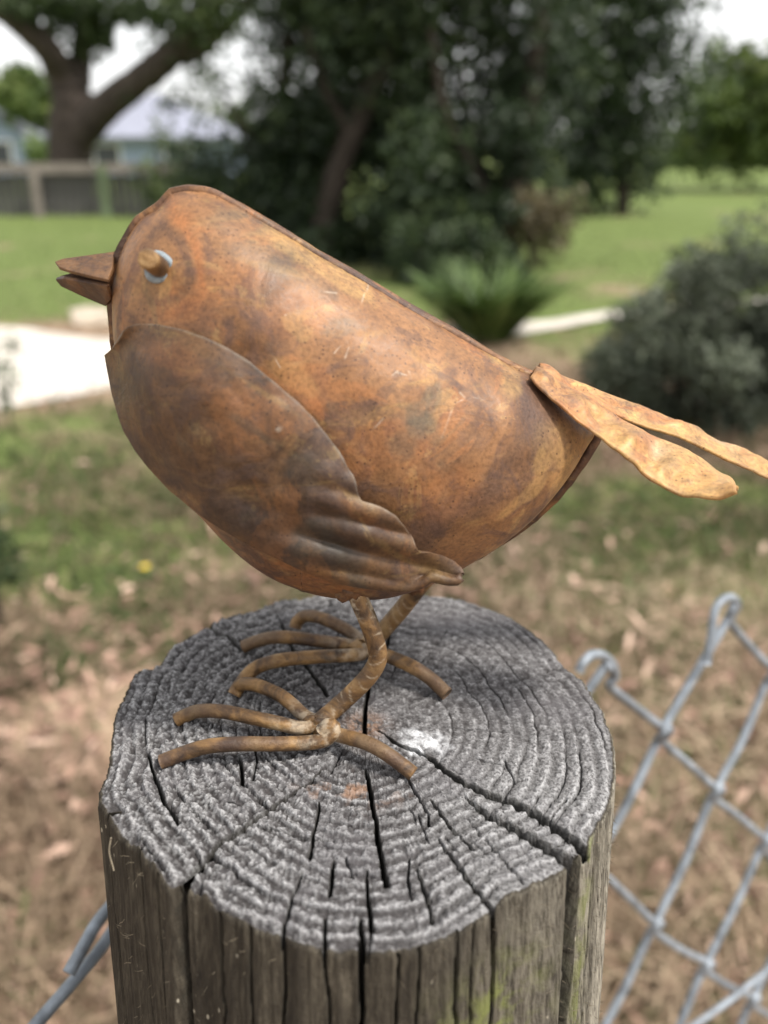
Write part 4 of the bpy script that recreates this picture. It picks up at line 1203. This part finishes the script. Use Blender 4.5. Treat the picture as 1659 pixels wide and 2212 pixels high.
M_yellow = simple('yellow_petal', (.72, .55, .02), .15, 200, .6)
m.build("petals", M_yellow, e, smooth=False)
m = MB(); m.tube([np.array([fc[0], fc[1], .0]), fc], .0016, 6); m.build("stalk", M_grass, e)

# ------------------------------------------------------------------ trees, shrubs, houses, far fence
# big gum tree beyond the far fence
DT = 18.0
gum = empty("gum_tree", at(150, 470, DT) * np.array([1, 1, 0])); tag(gum, "large dark forked gum tree standing behind the far fence on the left", "tree")
base = world_loc(gum)
m = MB()
P = lambda px, py, d=DT: at(px, py, d)
limb(m, [np.array([base[0], base[1], -.1]), np.array([base[0] - .02, base[1], .3]), P(152, 400), P(152, 330), P(155, 270), P(160, 225), P(165, 190)], [.68, .52, .46, .43, .44, .40, .30], 14)
m.build("trunk", M_bark, gum)
for pts, rad in [([P(158, 240), P(135, 165), P(105, 110, 17.6), P(60, 65, 17.3), P(0, 18, 17), P(-90, -30, 16.6)], [.36, .30, .27, .25, .22, .16]),
                 ([P(150, 330), P(190, 270, 17.8), P(240, 222, 17.5), P(300, 175, 17.1), P(355, 130, 16.7), P(420, 60, 16.4), P(480, -20, 16), P(560, -140, 15.6)], [.34, .32, .29, .26, .25, .23, .20, .14]),
                 ([P(160, 235), P(172, 170, 18.2), P(178, 100, 18.4), P(190, 0, 18.6), P(215, -120, 19)], [.27, .22, .20, .18, .12]),
                 ([P(360, 125, 16.7), P(430, 110, 16.5), P(520, 20, 16.2), P(600, -60, 16)], [.17, .14, .12, .08])]:
    m = MB(); limb(m, pts, rad, 10); m.build("limb", M_bark, gum)
cl = [(180, 55, 60, 55, 18.3, 300), (110, 10, 80, 35, 17.5, 260), (260, 10, 60, 28, 18, 170), (215, 70, 26, 30, 18, 80), (335, 25, 55, 30, 17, 130), (410, 50, 60, 70, 16.5, 200),
      (460, 20, 80, 60, 16, 240), (440, 170, 40, 45, 16.5, 30), (20, 0, 60, 20, 17, 100), (390, 215, 50, 20, 16.4, 20), (480, 200, 50, 60, 16, 20), (560, -15, 60, 25, 16, 50), (335, 90, 25, 35, 17, 16), (450, 265, 60, 30, 16, 10),
      (60, 10, 50, 25, 17, 120), (-100, -50, 150, 60, 17, 200), (120, -120, 250, 80, 18, 500), (430, -120, 250, 80, 16.5, 500), (290, 200, 40, 20, 17, 8), (540, 230, 40, 50, 16, 14)]
leaf_cloud("foliage", px_clusters(cl, 1.9), M_gum_leaf, .17, gum, .38, droop=.6)

def tree(name, label, trunk_px, dist, rad, clusters, leafmat, leaf, bark, group=None, limbs=(), tint=.45, dens=1.0, cat="tree"):
    b = at(trunk_px[0][0], trunk_px[0][1], dist) * np.array([1, 1, 0])
    e = empty(name, b); tag(e, label, cat, group)
    m = MB(); pts = [b - (0, 0, .1)] + [at(x, y, dist) for x, y in trunk_px[1:]]
    limb(m, pts, rad, 10); m.build("trunk", bark, e)
    for L, r in limbs:
        m = MB(); limb(m, [at(x, y, d) for x, y, d in L], r, 8); m.build("limb", bark, e)
    leaf_cloud("foliage", px_clusters(clusters, dens), leafmat, leaf, e, tint)
    return e

def fill(x0, x1, y0, y1, dist, n, r, cnt, jit=.9):
    out = []
    for k in range(n):
        px, py = rng.uniform(x0, x1), rng.uniform(y0, y1)
        out.append((px, py, r * rng.uniform(.7, 1.4), r * rng.uniform(.7, 1.3), dist + rng.normal(0, jit * .5), int(cnt * rng.uniform(.6, 1.4))))
    return out
tree("evergreen_tree", "dark bushy evergreen left of the group, its foliage thinning against the sky", [(600, 600), (590, 450), (600, 300), (620, 120), (640, -80)], 10.5, [.13, .11, .09, .07, .04],
     fill(420, 690, 310, 560, 10.5, 32, 58, 150) + fill(560, 700, 210, 330, 10.5, 9, 45, 70) + fill(650, 780, -140, 90, 10.5, 16, 60, 130) + fill(370, 480, 470, 600, 10.2, 8, 45, 130) + [(455, 360, 40, 40, 10.5, 40), (520, 180, 50, 40, 10.5, 12), (480, 150, 30, 40, 10.5, 7), (560, 130, 40, 60, 10.5, 14), (520, 260, 50, 40, 10.5, 22)],
     M_dark_leaf, .105, M_bark_dark, "dark evergreens behind the bird", [([(600, 420, 10.5), (540, 300, 10.3), (480, 200, 10.2)], [.06, .05, .02])], .42, 1.5)
tree("evergreen_tree", "tall dark evergreen with a slanting trunk behind the bird's head and back", [(690, 620), (700, 480), (745, 330), (800, 200), (850, 80), (890, -80)], 9.6, [.15, .14, .13, .12, .11, .08],
     fill(600, 860, -180, 250, 10.3, 46, 75, 150) + fill(640, 900, 240, 560, 10.2, 36, 65, 150) + fill(620, 900, 520, 650, 9.9, 10, 50, 120),
     M_dark_leaf, .105, M_bark_dark, "dark evergreens behind the bird", [([(760, 300, 9.6), (700, 180, 9.5), (660, 60, 9.4)], [.07, .05, .03])], .40, 1.4)
tree("evergreen_tree", "broad dark evergreen with bare twiggy stems above the green strappy clump", [(1090, 640), (1095, 500), (1120, 350), (1150, 200), (1170, 0), (1180, -120)], 9.3, [.14, .12, .11, .10, .08, .05],
     fill(850, 1230, -200, 240, 9.9, 58, 80, 150) + fill(860, 1180, 230, 470, 9.7, 34, 66, 140) + fill(840, 1080, 440, 600, 9.4, 16, 55, 120),
     M_dark_leaf, .105, M_bark_dark, "dark evergreens behind the bird", [([(1095, 520, 9.3), (1030, 380, 9.2), (960, 240, 9.1), (930, 60, 9)], [.07, .06, .05, .03]), ([(1110, 380, 9.3), (1010, 260, 9.5), (1000, 80, 9.6)], [.05, .04, .02])], .46, 1.35)
tree("evergreen_tree", "rightmost dark evergreen of the group, taller than the picture", [(1345, 500), (1345, 420), (1350, 250), (1360, 60), (1370, -80)], 16.0, [.12, .11, .10, .08, .05],
     fill(1200, 1490, -180, 300, 16, 46, 75, 140) + fill(1190, 1440, 280, 420, 16, 14, 55, 110),
     M_dark_leaf, .16, M_bark_dark, "dark evergreens behind the bird", (), .5, 1.3)
tree("evergreen_shrub", "low dark shrubs massed behind the green strappy clump", [(980, 690), (980, 620), (985, 540)], 7.6, [.05, .04, .03],
     fill(860, 1100, 500, 690, 7.7, 34, 46, 130, .6) + fill(1090, 1150, 590, 690, 7.8, 5, 34, 60, .3), M_dark_leaf, .08, M_bark_dark, None, (), .62, 1.2, "bush")
tree("tan_bush", "dry tan leaved bush at the foot of the dark evergreens", [(1150, 540), (1150, 500), (1150, 440)], 9.0, [.04, .03, .02],
     fill(1060, 1230, 420, 550, 9.0, 18, 34, 60, .4), M_tan_leaf, .09, M_bark_dark, None, (), .45, 1.0, "bush")
tree("grey_bush", "rounded grey green bush at the right edge beyond the wire fence", [(1540, 985), (1540, 900), (1530, 760), (1540, 640)], 3.7, [.05, .04, .03, .015],
     fill(1380, 1720, 680, 950, 3.75, 44, 55, 170, .4) + fill(1470, 1800, 560, 760, 3.8, 30, 52, 130, .4) + fill(1290, 1450, 740, 930, 3.75, 16, 42, 130, .25) + fill(1345, 1470, 650, 790, 3.8, 10, 38, 90, .2) + fill(1580, 1840, 500, 900, 3.9, 22, 62, 150, .4),
     M_grey_leaf, .038, M_bark_dark, None, [([(1540, 930, 3.7), (1450, 820, 3.7), (1400, 740, 3.7)], [.025, .02, .008]), ([(1540, 930, 3.7), (1620, 800, 3.75), (1650, 650, 3.8)], [.025, .02, .008])], .42, 1.5, "bush")
tree("seedling", "pale green weed sprig at the left edge in front of the gravel road", [(18, 905), (18, 860), (22, 790)], 3.6, [.008, .006, .004],
     [(12, 800, 22, 50, 3.6, 40), (25, 745, 16, 30, 3.6, 20), (5, 860, 16, 30, 3.6, 24)], M_grey_leaf, .045, M_grass, None, (), .85, 1.0, "plant")
tree("dark_shrub", "low dark shrub at the left edge of the lawn", [(-20, 1290), (-20, 1220), (-15, 1150)], 1.9, [.012, .01, .006],
     [(0, 1190, 42, 70, 1.9, 150), (-40, 1160, 50, 90, 1.9, 200), (22, 1240, 28, 28, 1.88, 60)], M_dark_leaf, .026, M_bark_dark, None, (), .75, 1.0, "bush")
# beyond
tree("round_tree", "sunny round tree far behind the forked gum at the left edge", [(30, 400), (30, 300), (35, 200)], 34, [.35, .3, .2],
     fill(-60, 95, 185, 255, 34, 18, 30, 110, 2.0), M_far_leaf, .42, M_bark, None, (), .5, 1.2)
tree("green_shrub", "small bright green shrub between the blue house and the gum trunk", [(80, 395), (80, 350), (80, 320)], 26, [.1, .08, .05],
     [(78, 325, 24, 26, 26, 160), (92, 345, 18, 20, 26, 90)], M_strap_leaf, .22, M_bark, None, (), .8, 1.0, "shrub")
tree("roadside_tree", "green tree in the far right corner with sky above it", [(1690, 470), (1690, 350), (1690, 230)], 24, [.25, .2, .15],
     fill(1560, 1800, 130, 330, 24, 24, 55, 130, 1.5) + fill(1470, 1600, 220, 380, 24, 8, 45, 110, 1.2), M_far_leaf, .30, M_bark, None, (), .42, 1.1)
tree("young_tree", "thin green sapling by the far fence post, left of the bird's head", [(352, 475), (350, 430), (345, 370), (340, 310)], 15.2, [.04, .035, .03, .02],
     fill(310, 400, 270, 420, 15.2, 9, 30, 30, .4) + fill(330, 400, 400, 470, 15.2, 5, 26, 40, .3), M_gum_leaf, .13, M_bark, None, (), .6, 1.0)
for k, (a, b_, d, lab) in enumerate([(1420, 1760, 46, "far row of trees on the right skyline beyond the lawn"), (380, 700, 48, "far hedge of trees behind the grey roofed house")]):
    tree("distant_tree", lab, [((a + b_) / 2, 400), ((a + b_) / 2, 330)], d, [.4, .3], fill(a, b_, 250 if k == 0 else 270, 390, d, 26, 40, 60, 2), M_gum_leaf, .6, M_bark, None, (), .55, 1.0, "tree")

M_blue = simple('pale_blue_weatherboard', (.30, .36, .48), .08, 3, .7)
M_roof = simple('grey_roof', (.24, .25, .31), .1, 2, .55)
M_white = simple('white_trim', (.74, .74, .74), .06, 3, .6)
M_glass = simple('dark_window_glass', (.04, .05, .06), .2, 2, .12, 0, .6)
M_timber = simple('grey_fence_timber', (.20, .172, .150), .3, 4, .85)
M_timber_d = simple('dark_fence_timber', (.085, .080, .078), .35, 4, .9)
M_moss = simple('mossy_post', (.12, .155, .085), .3, 4, .9)

def house(name, label, x, y, w, d, eave, ridge, wallmat, gable_front, wins):
    e = empty(name, (x, y, 0)); tag(e, label, "house")
    m = MB(); m.box((x, y, eave / 2), (w, d, eave)); m.build("wall", wallmat, e, smooth=False)
    m = MB(); o = .5
    if gable_front:
        A = [(x - w / 2 - o, y - d / 2 - o, eave - .1), (x + w / 2 + o, y - d / 2 - o, eave - .1), (x, y - d / 2 - o, ridge)]
        Bk = [(p[0], y + d / 2 + o, p[2]) for p in A]
        for (p, q) in ((0, 2), (2, 1)):
            m.add([A[p], A[q], Bk[q], Bk[p]], [[0, 1, 2, 3]])
        r = m.build("roof", M_roof, e, smooth=False); solidify(r, .18, 1)
        m = MB(); m.add([(x - w / 2, y - d / 2 - .004, eave), (x + w / 2, y - d / 2 - .004, eave), (x, y - d / 2 - .004, ridge - .25)], [[0, 1, 2]])
        g = m.build("gable", wallmat, e, smooth=False); solidify(g, .15, -1)
    else:
        V = [(x - w / 2 - o, y - d / 2 - o, eave), (x + w / 2 + o, y - d / 2 - o, eave), (x + w / 2 + o, y + d / 2 + o, eave), (x - w / 2 - o, y + d / 2 + o, eave), (x - w / 2 + d * .45, y, ridge), (x + w / 2 - d * .45, y, ridge)]
        m.add(V, [[0, 1, 5, 4], [1, 2, 5], [2, 3, 4, 5], [3, 0, 4]])
        r = m.build("roof", M_roof, e, smooth=False); solidify(r, .18, 1)
    for wx, wz, ww, wh in wins:
        m = MB(); fr = .09
        yf = y - d / 2 - .03
        for bx, bz, sx, sz in ((0, wh / 2, ww + 2 * fr, fr), (0, -wh / 2, ww + 2 * fr, fr), (-ww / 2, 0, fr, wh - fr), (ww / 2, 0, fr, wh - fr)):
            m.box((wx + bx, yf, wz + bz), (sx, .10, sz))
        f = m.build("window", M_white, e, smooth=False)
        m = MB(); m.box((wx, y - d / 2 - .012, wz), (ww - fr, .03, wh - fr)); m.build("pane", M_glass, f, smooth=False)
b = at(-95, 400, 33)
house("weatherboard_house", "pale blue gabled house at the left edge behind the far fence", b[0], b[1] + 4, 6.0, 8, 1.35, 3.3, M_blue, True, [(b[0] - .6, 1.0, 1.1, 1.0), (b[0] + 1.9, .85, .8, .8)])
b = at(300, 400, 34)
house("hip_roof_house", "low house with a pale grey hip roof behind the gum tree", b[0], b[1] + 4, 6.0, 7, 1.25, 2.9, M_blue, False, [(b[0] - 1.2, .75, 1.0, .8), (b[0] + 1.5, .75, 1.0, .8)])

ff = empty("far_fence", (at(160, 470, 15.6)[0], at(160, 470, 15.6)[1], 0)); tag(ff, "low dark paling fence with a pale top rail across the far side of the lawn", "fence")
yf = CAM[1] + 15.6
xa, xb = at(-260, 470, 15.6)[0], at(420, 470, 15.6)[0]
m = MB(); m.box(((xa + xb) / 2, yf - .09, .80), (xb - xa, .09, .16)); m.build("top_rail", M_timber, ff, smooth=False)
n = int((xb - xa) / .15)
pal = None
for k in range(n):
    if pal is None:
        m = MB(); m.box(world_loc(ff), (.135, .022, .68)); me = m.build("paling", M_timber_d, ff, smooth=False); pal = me; o = me
    else:
        o = pal.copy(); col.objects.link(o); o.parent = ff
    h = rng.uniform(-.015, .015)
    o.location = Vector((xa + .07 + k * .15, yf, .36 + h)) - Vector(world_loc(ff))
    o.rotation_euler = (0, rng.normal(0, .008), 0)
for px in (-170, 90, 235, 380):
    p = at(px, 470, 15.5)
    m = MB(); m.box((p[0], yf - .17, .42), (.14, .06, .84)); o = m.build("post", M_moss if px == 235 else M_timber, ff, smooth=False)
    if px == 235: o['label'] = "mossy green post"
